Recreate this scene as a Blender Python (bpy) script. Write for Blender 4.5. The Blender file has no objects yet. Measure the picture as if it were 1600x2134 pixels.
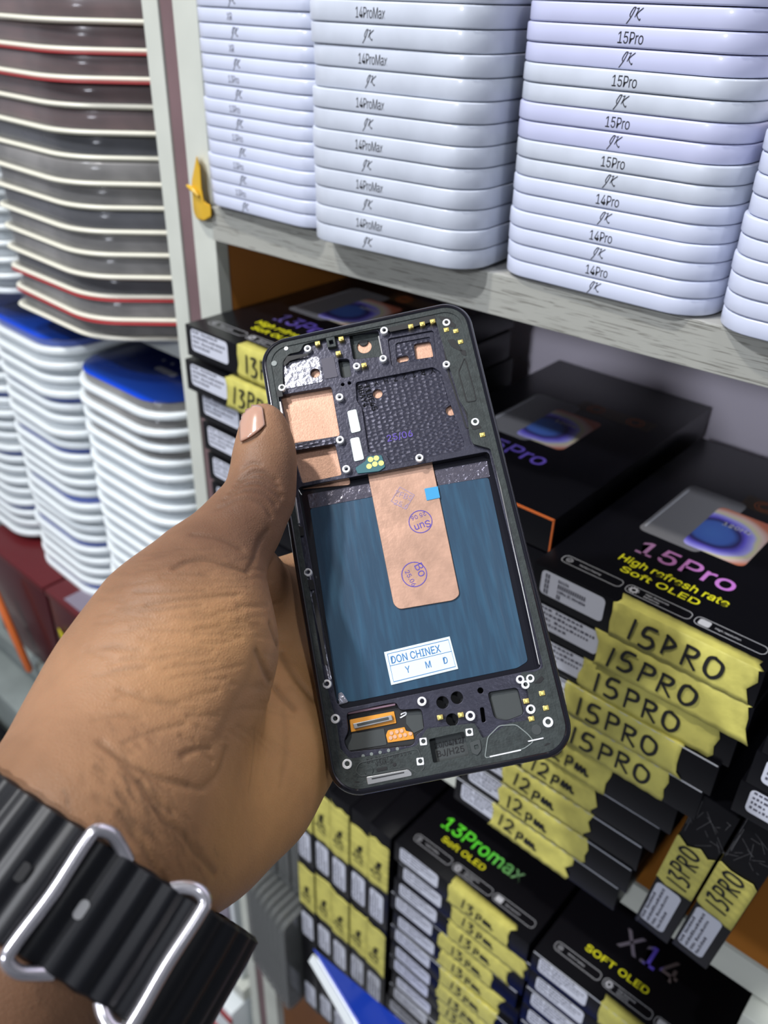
import bpy, bmesh, math, random
import numpy as np
from mathutils import Vector, Matrix, Euler
random.seed(7)
S = bpy.context.scene
COL = S.collection
U = 0.32                     # metres per layout unit of the shelving
CAMZ = 1.5
# ------------------------------------------------------------------ camera
FPX = 1758.77
R_ = np.array([[.746295, .66518308, .02398411], [.36691796, -.38106132, -.84862446], [-.55535122, .6421244, -.52845178]])
_u, _s, _v = np.linalg.svd(R_); R_ = _u @ _v
CAM = np.array([0, 0, CAMZ])
cd = bpy.data.cameras.new('camera'); cam = bpy.data.objects.new('camera', cd); COL.objects.link(cam)
cd.sensor_fit = 'HORIZONTAL'; cd.sensor_width = 36.0; cd.lens = FPX * 36.0 / 1600.0
cd.clip_start = 0.01; cd.clip_end = 60
cam.matrix_world = Matrix([list(R_[0]), list(-R_[1]), list(-R_[2])]).transposed().to_4x4()
cam.location = CAM
cd.dof.use_dof = True; cd.dof.focus_distance = 0.275; cd.dof.aperture_fstop = 17
S.camera = cam
# ------------------------------------------------------------------ world, lights, exposure
S.view_settings.view_transform = 'Standard'; S.view_settings.look = 'None'
S.view_settings.gamma = 1; S.view_settings.use_curve_mapping = False; S.view_settings.exposure = 0.0
w = bpy.data.worlds.new('world'); S.world = w; w.use_nodes = True
w.node_tree.nodes['Background'].inputs[0].default_value = (.78, .83, .95, 1)
w.node_tree.nodes['Background'].inputs[1].default_value = .17
def area(name, loc, target, size, power, color):
    l = bpy.data.lights.new(name, 'AREA'); l.shape = 'DISK'; l.size = size; l.energy = power; l.color = color
    o = bpy.data.objects.new(name, l); COL.objects.link(o); o.location = loc
    o.rotation_euler = (Vector(target) - Vector(loc)).to_track_quat('-Z', 'Y').to_euler(); return o
T0 = Vector((-.15, .2, 1.35))
area('ceiling_lamp', T0 + Vector((-.34, -.34, .92)) * 1.6, T0, .09, 17, (1, .97, .92))
area('ceiling_lamp', T0 + Vector((.60, -.30, 1.05)) * 1.7, T0, .12, 7, (.9, .93, 1))
area('shop_lamp', T0 + Vector((-.60, -1.25, 1.50)), T0 + Vector((-.1, .3, -.1)), .10, 28, (.90, .93, 1))
area('shop_lamp', T0 + Vector((.2, -1.9, .80)), T0 + Vector((-.1, .3, -.1)), .25, 15, (.86, .90, 1))

# ------------------------------------------------------------------ helpers
def tag(o, label=None, cat=None, group=None, kind=None):
    for k, v in (('label', label), ('category', cat), ('group', group), ('kind', kind)):
        if v: o[k] = v
    return o
def empty(name, loc=(0, 0, 0), rot=(0, 0, 0)):
    o = bpy.data.objects.new(name, None); COL.objects.link(o); o.empty_display_size = .01
    o.location = loc; o.rotation_euler = rot; return o
def meshobj(name, bm, mat, parent=None, smooth=True, mats=None):
    me = bpy.data.meshes.new(name); bm.normal_update(); bm.to_mesh(me); bm.free()
    if smooth:
        for p in me.polygons: p.use_smooth = True
        try: me.set_sharp_from_angle(angle=math.radians(40))
        except Exception: pass
    for m in (mats or [mat]): me.materials.append(m)
    o = bpy.data.objects.new(name, me); COL.objects.link(o)
    if parent: o.parent = parent
    return o
def W(x, y, z): return Vector((x * U, y * U, CAMZ + z * U))
def ray(px, py):
    d = R_.T @ np.array([(px - 800) / FPX, (py - 1067) / FPX, 1.0]); return d
def P(px, py, depth): return CAM + ray(px, py) * depth
def copy_tree(o, parent=None):
    c = o.copy(); COL.objects.link(c); c.parent = parent
    for ch in list(o.children): copy_tree(ch, c)
    return c
def ordinal(n):
    return ['zeroth', 'first', 'second', 'third', 'fourth', 'fifth', 'sixth', 'seventh', 'eighth', 'ninth', 'tenth', 'eleventh',
            'twelfth', 'thirteenth', 'fourteenth', 'fifteenth', 'sixteenth', 'seventeenth', 'eighteenth', 'nineteenth', 'twentieth', 'twenty-first', 'twenty-second'][n]

def mat(name, col, rough=.5, metal=0, spec=.5, bump=0, bscale=200, coat=0, trans=0, alpha=1, noise=0, nscale=30, sss=0, emit=0, kind='noise'):
    m = bpy.data.materials.new(name); m.use_nodes = True; nt = m.node_tree; b = nt.nodes['Principled BSDF']
    b.inputs['Base Color'].default_value = (*col, 1); b.inputs['Roughness'].default_value = rough
    b.inputs['Metallic'].default_value = metal; b.inputs['Specular IOR Level'].default_value = spec
    b.inputs['Coat Weight'].default_value = coat; b.inputs['Coat Roughness'].default_value = .08
    b.inputs['Transmission Weight'].default_value = trans; b.inputs['Alpha'].default_value = alpha
    if sss: b.inputs['Subsurface Weight'].default_value = sss; b.inputs['Subsurface Scale'].default_value = .004
    tc = nt.nodes.new('ShaderNodeTexCoord')
    if noise:
        n = nt.nodes.new('ShaderNodeTexNoise'); n.inputs['Scale'].default_value = nscale; n.inputs['Detail'].default_value = 6
        nt.links.new(tc.outputs['Object'], n.inputs['Vector'])
        mx = nt.nodes.new('ShaderNodeMix'); mx.data_type = 'RGBA'
        mx.inputs[6].default_value = (*[c * (1 - noise) for c in col], 1); mx.inputs[7].default_value = (*[min(1, c * (1 + noise * .6)) for c in col], 1)
        rp = nt.nodes.new('ShaderNodeMapRange'); rp.inputs[1].default_value = .35; rp.inputs[2].default_value = .65
        nt.links.new(n.outputs['Fac'], rp.inputs[0]); nt.links.new(rp.outputs[0], mx.inputs[0]); nt.links.new(mx.outputs[2], b.inputs['Base Color'])
    if bump:
        if kind == 'voronoi':
            n = nt.nodes.new('ShaderNodeTexVoronoi')
        else:
            n = nt.nodes.new('ShaderNodeTexNoise'); n.inputs['Detail'].default_value = 4
        n.inputs['Scale'].default_value = bscale
        nt.links.new(tc.outputs['Object'], n.inputs['Vector'])
        bp = nt.nodes.new('ShaderNodeBump'); bp.inputs['Strength'].default_value = bump; bp.inputs['Distance'].default_value = .0005
        nt.links.new(n.outputs[0], bp.inputs['Height']); nt.links.new(bp.outputs[0], b.inputs['Normal'])
    return m

M = {}
M['tin'] = mat('white_tin_paint', (.62, .66, .80), .35, coat=.25, noise=.06, nscale=25)
M['tin_b'] = mat('lilac_tin_paint', (.56, .58, .78), .35, coat=.25, noise=.06, nscale=25)
M['tin_c'] = mat('grey_white_tin_paint', (.58, .62, .70), .35, coat=.25, noise=.10, nscale=40)
M['ink'] = mat('black_ink', (.012, .012, .015), .5)
M['marker'] = mat('marker_ink', (.012, .012, .012), .55)
M['tape'] = mat('masking_tape', (.60, .55, .13), .55, noise=.18, nscale=60, bump=.5, bscale=260)
M['card'] = mat('black_gloss_card', (.003, .003, .0045), .30, spec=.32)
M['label'] = mat('label_paper', (.62, .64, .72), .55)
M['labelink'] = mat('label_ink', (.09, .09, .12), .6)
M['yellow'] = mat('yellow_print', (.75, .72, .02), .4)
M['whitep'] = mat('silver_print', (.5, .5, .52), .4)
M['darkp'] = mat('grey_outline_print', (.16, .16, .17), .4)
M['edge'] = mat('glint_and_print_grey', (.55, .57, .62), .18, spec=.9)
M['orange'] = mat('orange_edge_trim', (.62, .14, .03), .45)
M['lam'] = mat('white_laminate', (.60, .62, .55), .5, noise=.12, nscale=9)
M['maroon'] = mat('mauve_wood_strip', (.20, .125, .13), .6, noise=.2, nscale=14, bump=.4, bscale=60)
M['wood'] = mat('orange_brown_veneer', (.50, .19, .033), .42, noise=.12, nscale=6)
M['backp'] = mat('lavender_back_panel', (.78, .72, .82), .5, noise=.05, nscale=5)
M['board'] = mat('shelf_board_edge', (.40, .395, .365), .6, noise=.1, nscale=8)
M['cream'] = mat('cream_plastic', (.74, .72, .60), .4)
M['white'] = mat('white_plastic', (.80, .85, .86), .35, coat=.2)
M['blue'] = mat('blue_card', (.008, .05, .50), .3, coat=.3)

M['red'] = mat('red_card', (.34, .02, .025), .4)
M['lidred'] = mat('dull_red_lid', (.10, .007, .010), .4)
M['dred'] = mat('dark_red_card', (.055, .003, .006), .35, coat=.2)
M['gold'] = mat('gold_contact', (.85, .68, .22), .3, metal=.8)
M['goldp'] = mat('gold_pad', (.85, .80, .25), .35, metal=.3)
M['boss'] = mat('bright_boss_metal', (.86, .87, .88), .35, metal=.3)
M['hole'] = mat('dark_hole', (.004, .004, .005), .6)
M['copper'] = mat('copper_sheet', (.62, .36, .245), .5, metal=.3, noise=.10, nscale=900, bump=.2, bscale=1800)
M['copper2'] = mat('brushed_copper_foil', (.52, .315, .225), .42, metal=.45, noise=.16, nscale=160, bump=.15, bscale=700)
M['rim'] = mat('grey_green_plastic', (.034, .042, .041), .55, spec=.3, noise=.25, nscale=500, bump=.3, bscale=1500)
M['gloss'] = mat('glossy_black_frame', (.008, .008, .013), .14, coat=.5)
M['flex'] = mat('orange_flex', (.72, .30, .03), .4)
M['teal'] = mat('teal_board', (.03, .13, .15), .4)
M['pad'] = mat('white_pad', (.70, .77, .74), .6)
M['foil'] = mat('bumpy_silver_foil', (.36, .36, .42), .28, metal=.8, bump=1, bscale=520)
M['flim'] = mat('crinkled_clear_film', (.16, .15, .19), .2, metal=.6, bump=1, bscale=330)
M['steel'] = mat('steel', (.60, .60, .60), .3, metal=.8)
M['greyfoam'] = mat('dark_grey_foam', (.045, .052, .052), .7)
M['mauve'] = mat('mauve_flex_cover', (.22, .13, .17), .5)
M['sticker'] = mat('pale_sticker', (.66, .76, .80), .5)
M['stick2'] = mat('blue_sticker_ink', (.03, .17, .42), .5)
M['stamp'] = mat('violet_stamp_ink', (.10, .06, .36), .6)
M['bluetab'] = mat('bright_blue_tab', (.06, .34, .62), .3)
M['strap'] = mat('black_rubber', (.0035, .004, .006), .42, spec=.35)
M['chrome'] = mat('brushed_steel_loop', (.72, .70, .74), .22, metal=.9)
M['ywrap'] = mat('yellow_foil_wrap', (.66, .40, .03), .35, bump=.6, bscale=60)
M['floor'] = mat('floor_tile', (.25, .25, .26), .4, noise=.15, nscale=3)
M['wallm'] = mat('wall_paint', (.5, .5, .52), .7)
M['greyb'] = mat('grey_plastic_box', (.22, .25, .24), .4, noise=.15, nscale=20)

def clear_plastic(name, col, a):
    m = bpy.data.materials.new(name); m.use_nodes = True; nt = m.node_tree; b = nt.nodes['Principled BSDF']
    b.inputs['Base Color'].default_value = (*col, 1); b.inputs['Roughness'].default_value = .12
    b.inputs['Specular IOR Level'].default_value = .8; b.inputs['Alpha'].default_value = a
    return m
M['clear'] = clear_plastic('clear_smoky_plastic', (.42, .43, .44), .13)
M['clearg'] = clear_plastic('clear_grey_plastic', (.17, .18, .175), .6)

# machined midplate: crescents left by the milling tool
def midplate_mat():
    m = mat('machined_dark_plate', (.045, .045, .066), .33, metal=.65)
    nt = m.node_tree; b = nt.nodes['Principled BSDF']
    tc = nt.nodes.new('ShaderNodeTexCoord'); wv = nt.nodes.new('ShaderNodeTexWave'); wv.wave_type = 'RINGS'; wv.rings_direction = 'SPHERICAL'
    mp = nt.nodes.new('ShaderNodeMapping'); mp.inputs['Scale'].default_value = (1, 1, 0)
    nt.links.new(tc.outputs['Object'], mp.inputs[0])
    vo = nt.nodes.new('ShaderNodeTexVoronoi'); vo.inputs['Scale'].default_value = 620; vo.inputs['Randomness'].default_value = .45; mp.inputs['Scale'].default_value = (.8, 1.15, 0)
    nt.links.new(mp.outputs[0], vo.inputs['Vector'])
    no = nt.nodes.new('ShaderNodeTexNoise'); no.inputs['Scale'].default_value = 900
    nt.links.new(mp.outputs[0], no.inputs['Vector'])
    ad = nt.nodes.new('ShaderNodeMath'); ad.operation = 'MULTIPLY_ADD'; ad.inputs[1].default_value = .4
    nt.links.new(no.outputs[0], ad.inputs[0]); nt.links.new(vo.outputs['Distance'], ad.inputs[2])
    bp = nt.nodes.new('ShaderNodeBump'); bp.inputs['Strength'].default_value = .42; bp.inputs['Distance'].default_value = .0005
    nt.links.new(ad.outputs[0], bp.inputs['Height']); nt.links.new(bp.outputs[0], b.inputs['Normal'])
    return m
M['plate'] = midplate_mat()
M['plate2'] = mat('anodised_dark_plate', (.055, .055, .078), .34, metal=.6, noise=.1, nscale=300, bump=.25, bscale=900)

def battery_blue():
    m = mat('blue_film', (.035, .10, .18), .35, coat=.1)
    nt = m.node_tree; b = nt.nodes['Principled BSDF']
    tc = nt.nodes.new('ShaderNodeTexCoord'); mp = nt.nodes.new('ShaderNodeMapping'); mp.inputs['Scale'].default_value = (420, 45, 1)
    no = nt.nodes.new('ShaderNodeTexNoise'); no.inputs['Scale'].default_value = 1; no.inputs['Detail'].default_value = 5
    nt.links.new(tc.outputs['Object'], mp.inputs[0]); nt.links.new(mp.outputs[0], no.inputs['Vector'])
    cr = nt.nodes.new('ShaderNodeValToRGB'); cr.color_ramp.elements[0].position = .45; cr.color_ramp.elements[0].color = (.015, .052, .098, 1)
    cr.color_ramp.elements[1].position = .72; cr.color_ramp.elements[1].color = (.022, .082, .145, 1)
    nt.links.new(no.outputs['Fac'], cr.inputs[0]); nt.links.new(cr.outputs[0], b.inputs['Base Color'])
    bp = nt.nodes.new('ShaderNodeBump'); bp.inputs['Strength'].default_value = .25; bp.inputs['Distance'].default_value = .0003
    nt.links.new(no.outputs[0], bp.inputs['Height']); nt.links.new(bp.outputs[0], b.inputs['Normal'])
    return m
M['blfilm'] = battery_blue()

def board_mat():
    m = mat('pale_wood_grain_edge', (.40, .40, .36), .55)
    nt = m.node_tree; b = nt.nodes['Principled BSDF']
    tc = nt.nodes.new('ShaderNodeTexCoord'); mp = nt.nodes.new('ShaderNodeMapping'); mp.inputs['Scale'].default_value = (55, 300, 1700)
    no = nt.nodes.new('ShaderNodeTexNoise'); no.inputs['Scale'].default_value = 1; no.inputs['Detail'].default_value = 3; no.inputs['Distortion'].default_value = .6
    nt.links.new(tc.outputs['Object'], mp.inputs[0]); nt.links.new(mp.outputs[0], no.inputs['Vector'])
    cr = nt.nodes.new('ShaderNodeValToRGB'); cr.color_ramp.elements[0].position = .36; cr.color_ramp.elements[0].color = (.19, .185, .16, 1)
    cr.color_ramp.elements[1].position = .43; cr.color_ramp.elements[1].color = (.38, .38, .34, 1)
    nt.links.new(no.outputs['Fac'], cr.inputs[0]); nt.links.new(cr.outputs[0], b.inputs['Base Color'])
    return m
M['grain'] = board_mat()

def ramp_mat(name, axis, stops, rough=.35, scale=1.0, radial=None, wob=0):
    m = mat(name, (.5, .5, .5), rough); nt = m.node_tree; b = nt.nodes['Principled BSDF']
    tc = nt.nodes.new('ShaderNodeTexCoord'); sep = nt.nodes.new('ShaderNodeSeparateXYZ')
    if radial:
        vm = nt.nodes.new('ShaderNodeVectorMath'); vm.operation = 'DISTANCE'; vm.inputs[1].default_value = radial
        src = tc.outputs['Object']
        if wob:
            n = nt.nodes.new('ShaderNodeTexNoise'); n.inputs['Scale'].default_value = 30; nt.links.new(src, n.inputs['Vector'])
            va = nt.nodes.new('ShaderNodeVectorMath'); va.operation = 'MULTIPLY_ADD'; va.inputs[1].default_value = (wob,) * 3
            nt.links.new(n.outputs['Color'], va.inputs[0]); nt.links.new(src, va.inputs[2]); src = va.outputs[0]
        nt.links.new(src, vm.inputs[0]); out = vm.outputs['Value']
    else:
        nt.links.new(tc.outputs['Object'], sep.inputs[0]); out = sep.outputs[axis]
    mr = nt.nodes.new('ShaderNodeMath'); mr.operation = 'MULTIPLY'; mr.inputs[1].default_value = scale
    nt.links.new(out, mr.inputs[0])
    cr = nt.nodes.new('ShaderNodeValToRGB'); el = cr.color_ramp.elements
    while len(el) < len(stops): el.new(.5)
    for e, (p, c) in zip(el, stops): e.position = p; e.color = (*c, 1)
    nt.links.new(mr.outputs[0], cr.inputs[0]); nt.links.new(cr.outputs[0], b.inputs['Base Color'])
    return m
M['pro15'] = ramp_mat('pink_violet_print', 0, [(0, (.22, .12, .20)), (.35, (.42, .16, .38)), (.75, (.55, .20, .62)), (1, (.55, .12, .60))], scale=1 / .06)
M['pro13'] = ramp_mat('violet_print', 0, [(0, (.10, .08, .22)), (.5, (.12, .08, .45)), (1, (.2, .12, .65))], scale=1 / .06)
M['green'] = ramp_mat('green_print', 0, [(0, (.15, .85, .04)), (.5, (.12, .75, .05)), (.8, (.22, .45, .18)), (1, (.18, .22, .17))], scale=1 / .085)
M['x14'] = ramp_mat('grey_violet_print', 0, [(0, (.15, .13, .15)), (.35, (.15, .13, .17)), (.42, (.12, .08, .55)), (.55, (.12, .08, .55)), (.62, (.14, .11, .11)), (1, (.13, .10, .09))], scale=1 / .05)
M['swirl'] = ramp_mat('swirl_picture', 0, [(0, (.07, .17, .50)), (.33, (.06, .13, .45)), (.42, (.03, .025, .12)), (.50, (.13, .11, .62)), (.62, (.38, .36, .80)), (.68, (.60, .58, .35)), (.76, (.66, .50, .46)), (.88, (.50, .16, .09)), (1, (.42, .12, .08))],
                      scale=1 / .034, radial=(.0135, .026, 0), wob=.010)

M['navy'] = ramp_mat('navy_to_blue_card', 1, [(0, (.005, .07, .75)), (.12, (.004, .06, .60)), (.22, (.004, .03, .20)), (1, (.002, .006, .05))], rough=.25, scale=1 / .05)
def rrect(w, h, r, n=6, cx=0, cy=0):
    pts = []
    for (sx, sy, a0) in ((1, 1, 0), (-1, 1, 90), (-1, -1, 180), (1, -1, 270)):
        for i in range(n + 1):
            a = math.radians(a0 + 90 * i / n)
            pts.append((cx + sx * (w / 2 - r) + r * math.cos(a), cy + sy * (h / 2 - r) + r * math.sin(a)))
    return pts
def loft(bm, rings, cap0=True, cap1=True):
    vs = [[bm.verts.new(p) for p in r] for r in rings]
    n = len(vs[0])
    for a, b in zip(vs, vs[1:]):
        for i in range(n):
            bm.faces.new((a[i], a[(i + 1) % n], b[(i + 1) % n], b[i]))
    if cap0: bm.faces.new(list(reversed(vs[0])))
    if cap1: bm.faces.new(vs[-1])
    return vs
def crect(w, h, r, n=4, cx=0, cy=0):
    t_ = min(.016, r * .5); x0, x1, y0, y1 = -w / 2, w / 2, -h / 2, h / 2
    o = [((x1, y1), t_), ((x0, y1), t_), ((x0, y0), t_), ((x1 - r, y0), r * .35), ((x1, y0 + r), r * .35)]
    out = []
    for i in range(5):
        p = Vector(o[i][0]); a = Vector(o[i - 1][0]); b = Vector(o[(i + 1) % 5][0]); q = o[i][1]
        s_ = p + (a - p).normalized() * q; e = p + (b - p).normalized() * q
        for k in range(n + 1):
            t = k / n; v = s_ * (1 - t) ** 2 + p * 2 * t * (1 - t) + e * t * t; out.append((v.x + cx, v.y + cy))
    return out
SHAPE = rrect
def slab_bm(w, d, h, r, e, n=6, off=(0, 0, 0)):
    """rounded-rectangle slab: x 0..w, y 0..d, z 0..h with eased edges e"""
    bm = bmesh.new(); rings = []
    for z, ins in ((0, e), (e * .35, e * .3), (e, 0), (h - e, 0), (h - e * .35, e * .3), (h, e)):
        rings.append([(x + off[0], y + off[1], z + off[2]) for x, y in SHAPE(w - 2 * ins, d - 2 * ins, max(r - ins, 1e-4), n, w / 2, d / 2)])
    loft(bm, rings); return bm
def box_bm(x0, x1, y0, y1, z0, z1, e=0, bm=None):
    bm = bm or bmesh.new()
    vs = [bm.verts.new(p) for p in ((x0, y0, z0), (x1, y0, z0), (x1, y1, z0), (x0, y1, z0), (x0, y0, z1), (x1, y0, z1), (x1, y1, z1), (x0, y1, z1))]
    fs = [bm.faces.new([vs[i] for i in f]) for f in ((0, 3, 2, 1), (4, 5, 6, 7), (0, 1, 5, 4), (1, 2, 6, 5), (2, 3, 7, 6), (3, 0, 4, 7))]
    if e: bmesh.ops.bevel(bm, geom=list({ed for f in fs for ed in f.edges}), offset=e, segments=2, affect='EDGES', profile=.6)
    return bm
try:
    import os
    FONT = bpy.data.fonts.load(os.path.join(bpy.utils.system_resource('DATAFILES'), 'fonts', 'Inter.woff2'))
except Exception:
    FONT = None
FS = 1.16 if FONT else 1.0
def text_mesh(name, body, size, m, align='LEFT', bold=0, ext=.00006, space=1.0):
    c = bpy.data.curves.new(name, 'FONT'); c.body = body; c.size = size * FS; c.extrude = ext; c.offset = min(bold, size * .008); c.align_x = align; c.space_character = space
    c.resolution_u = 4
    if FONT: c.font = FONT
    tmp = bpy.data.objects.new('tmp', c); COL.objects.link(tmp); dg = bpy.context.evaluated_depsgraph_get()
    me = bpy.data.meshes.new_from_object(tmp.evaluated_get(dg)); bpy.data.objects.remove(tmp); bpy.data.curves.remove(c)
    me.name = name; me.materials.clear(); me.materials.append(m); return me
def text(name, body, size, loc, rot, m, parent, sx=1.0, align='LEFT', bold=0, ext=.00006, space=1.0):
    o = bpy.data.objects.new(name, text_mesh(name, body, size, m, align, bold, ext, space)); COL.objects.link(o); o.parent = parent
    o.location = loc; o.rotation_euler = rot; o.scale = (sx, 1, 1); return o
FR = (math.radians(90), 0, 0)     # lettering on a face that looks along -Y

# handwriting strokes on a unit-high grid
G = {'1': (.28, [[(.16, 1), (.10, 0)]]),
     '5': (.62, [[(.56, 1), (.20, .95), (.12, .55), (.40, .56), (.52, .30), (.34, .04), (.04, .06)]]),
     'S': (.62, [[(.56, .98), (.22, .92), (.20, .62), (.48, .44), (.44, .14), (.06, .0)]]),
     'P': (.56, [[(.12, 0), (.16, 1)], [(.10, .95), (.48, .92), (.50, .60), (.16, .48)]]),
     'D': (.56, [[(.12, 0), (.16, .9)], [(.10, .9), (.46, .62), (.12, .25)]]),
     'R': (.62, [[(.12, 0), (.14, .95)], [(.08, .92), (.48, .88), (.44, .58), (.14, .48)], [(.20, .48), (.58, .02)]]),
     'O': (.68, [[(.34, .95), (.12, .80), (.10, .25), (.34, .05), (.56, .30), (.56, .75), (.28, .92)]]),
     '2': (.6, [[(.06, .80), (.30, 1), (.48, .80), (.40, .45), (.06, .05), (.30, .08), (.56, .02)]]),
     '3': (.55, [[(.06, .95), (.42, .98), (.22, .58), (.46, .40), (.34, .06), (.04, .04)]]),
     'p': (.5, [[(.14, -.15), (.18, .62)], [(.14, .55), (.42, .62), (.44, .30), (.16, .18)]]),
     'm': (.8, [[(.06, .1), (.12, .55), (.22, .12), (.34, .52), (.42, .12), (.54, .48), (.64, .10), (.80, .16)]]),
     'J': (.5, [[(.62, 1.0), (.40, .98), (.20, .55), (.26, .30)], [(.58, .98), (.36, .35), (.10, -.12), (.04, -.2)]]),
     'K': (.7, [[(.06, .92), (.30, .98)], [(.28, .98), (.06, .30)], [(.66, 1.0), (.20, .52), (.52, .10), (.58, .22)]]),
     ' ': (.4, [])}
def smooth_poly(p, k=5):
    if len(p) < 3: return p
    out = []; q = [p[0]] + list(p) + [p[-1]]
    for i in range(1, len(q) - 2):
        for j in range(k):
            t = j / k; a, b, c, d = q[i - 1:i + 3]
            out.append(tuple(.5 * ((2 * b[s]) + (c[s] - a[s]) * t + (2 * a[s] - 5 * b[s] + 4 * c[s] - d[s]) * t * t + (3 * b[s] - a[s] - 3 * c[s] + d[s]) * t ** 3) for s in (0, 1)))
    out.append(tuple(p[-1])); return out
def ribbon(bm, pts, wd, z=0, th=.00006):
    n = len(pts); L = []
    for i in range(n):
        a = pts[max(0, i - 1)]; b = pts[min(n - 1, i + 1)]
        dx, dy = b[0] - a[0], b[1] - a[1]; l = math.hypot(dx, dy) or 1; nx, ny = -dy / l, dx / l
        w_ = wd * (.75 if i in (0, n - 1) else 1)
        L.append([bm.verts.new((pts[i][0] + nx * w_ * s, pts[i][1] + ny * w_ * s, z + t)) for s, t in ((-.5, 0), (-.5, th), (.5, th), (.5, 0))])
    for a, b in zip(L, L[1:]):
        for i in range(4): bm.faces.new((a[i], a[(i + 1) % 4], b[(i + 1) % 4], b[i]))
    bm.faces.new(L[0]); bm.faces.new(list(reversed(L[-1])))
def hand_text(name, s, h, wd, loc, rot, m, parent, jit=.06, sx=1.0, slant=0):
    bm = bmesh.new(); x = 0
    for ch in s:
        adv, strokes = G[ch]
        dy = random.uniform(-jit, jit)
        for st in strokes:
            pts = [((x + px * sx + slant * py) * h, (py + dy) * h) for px, py in st]
            ribbon(bm, smooth_poly(pts), wd)
        x += (adv + .12) * sx
    o = meshobj(name, bm, m, parent, smooth=False); o.location = loc; o.rotation_euler = rot
    return o

# ------------------------------------------------------------------ setting
def struct(name, bm, m):
    o = meshobj(name, bm, m, smooth=False); o['kind'] = 'structure'; return o
struct('floor', box_bm(-4, 3, -3, 1.6, -.05, 0), M['floor'])
struct('wall_back', box_bm(-4, 3, 1.15, 1.25, 0, 3), M['wallm'])
struct('wall_left', box_bm(-2.2, -2.1, -1.0, 1.15, 0, 3), M['wallm'])

def ux(x0, x1, y0, y1, z0, z1, e=0):
    return box_bm(x0 * U, x1 * U, y0 * U, y1 * U, CAMZ + z0 * U, CAMZ + z1 * U, e)
SH1, SH2, SH3 = -.348, -1.404, -2.757
shelf = empty('shelving_unit', (0, 0, 0))
tag(shelf, 'tall white laminate shelving unit with orange brown inner faces holding tins and black boxes', 'shelving')
o = meshobj('shelf_board', box_bm(-1.336 * U, .75 * U, 0, .56 * U, -.062 * U, 0, .0004), M['board'], shelf, False, None)
o.location = W(0, 1.062, SH1 - .0005)
e_ = meshobj('edge_band', box_bm(-1.336 * U, .75 * U, -.0012, .0, -.062 * U, -.0002, .0003), M['grain'], o, False); e_.rotation_euler = (0, 0, 0)
o.rotation_euler = (0, math.radians(-.45), math.radians(1.6))
o = meshobj('shelf_board', ux(-1.342, .75, 1.06, 1.665, SH2 - .07, SH2), M['wood'], shelf, False)
e_ = meshobj('edge_band', ux(-1.342, .75, 1.052, 1.06, SH2 - .07, SH2), M['lam'], o, False)
o = meshobj('shelf_board', ux(-1.342, .75, 1.02, 1.665, SH3 - .07, SH3), M['wood'], shelf, False)
o = meshobj('side_panel', ux(-1.40, -1.342, 1.06, 1.665, -4.6, 1.6), M['wood'], shelf, False)
e_ = meshobj('edge_band', ux(-1.409, -1.341, 1.03, 1.06, -4.6, 1.6, .0006), M['lam'], o, False)
meshobj('back_panel', ux(-1.342, .75, 1.665, 1.685, -4.6, 1.6), M['backp'], shelf, False)
o = meshobj('divider_panel', ux(-.030, .03, 1.01, 1.665, -4.6, SH2 - .075, .0006), M['lam'], shelf, False)
unit2 = empty('shelving_unit')
tag(unit2, 'neighbouring white shelving unit at the left holding clear trays and blue boxes', 'shelving')
o = meshobj('side_panel', ux(-1.50, -1.452, 1.03, 1.665, -4.6, 1.6, .0006), M['lam'], unit2, False)
meshobj('back_panel', ux(-4.2, -1.50, 1.665, 1.685, -4.6, 1.6), M['backp'], unit2, False)
meshobj('shelf_board', ux(-4.2, -1.50, 1.16, 1.665, -.80, -.745), M['lam'], unit2, False)
meshobj('shelf_board', ux(-4.2, -1.50, 1.10, 1.665, -1.70, -1.63), M['lam'], unit2, False)
meshobj('shelf_board', ux(-4.2, -1.50, .88, 1.665, -2.12, -2.05), M['greyb'], unit2, False)
meshobj('shelf_board', ux(-4.2, -1.50, 1.0, 1.665, -3.30, -3.23), M['lam'], unit2, False)
# mauve strip in the gap, with a chipped outline
bm = bmesh.new(); rows = []
for i in range(120):
    z = -4.6 + 6.2 * i / 119
    a = -1.4515 + random.uniform(0, .003); b = -1.4095 - random.uniform(0, .002)
    rows.append([bm.verts.new(W(x, y, z)) for x, y in ((a, 1.034), (b, 1.034), (b, 1.2), (a, 1.2))])
for a, b in zip(rows, rows[1:]):
    for i in range(4): bm.faces.new((a[i], a[(i + 1) % 4], b[(i + 1) % 4], b[i]))
tag(meshobj('wooden_strip', bm, M['maroon'], None, False), 'mauve painted wooden strip filling the gap between the two shelving units', 'wooden strip')
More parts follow.
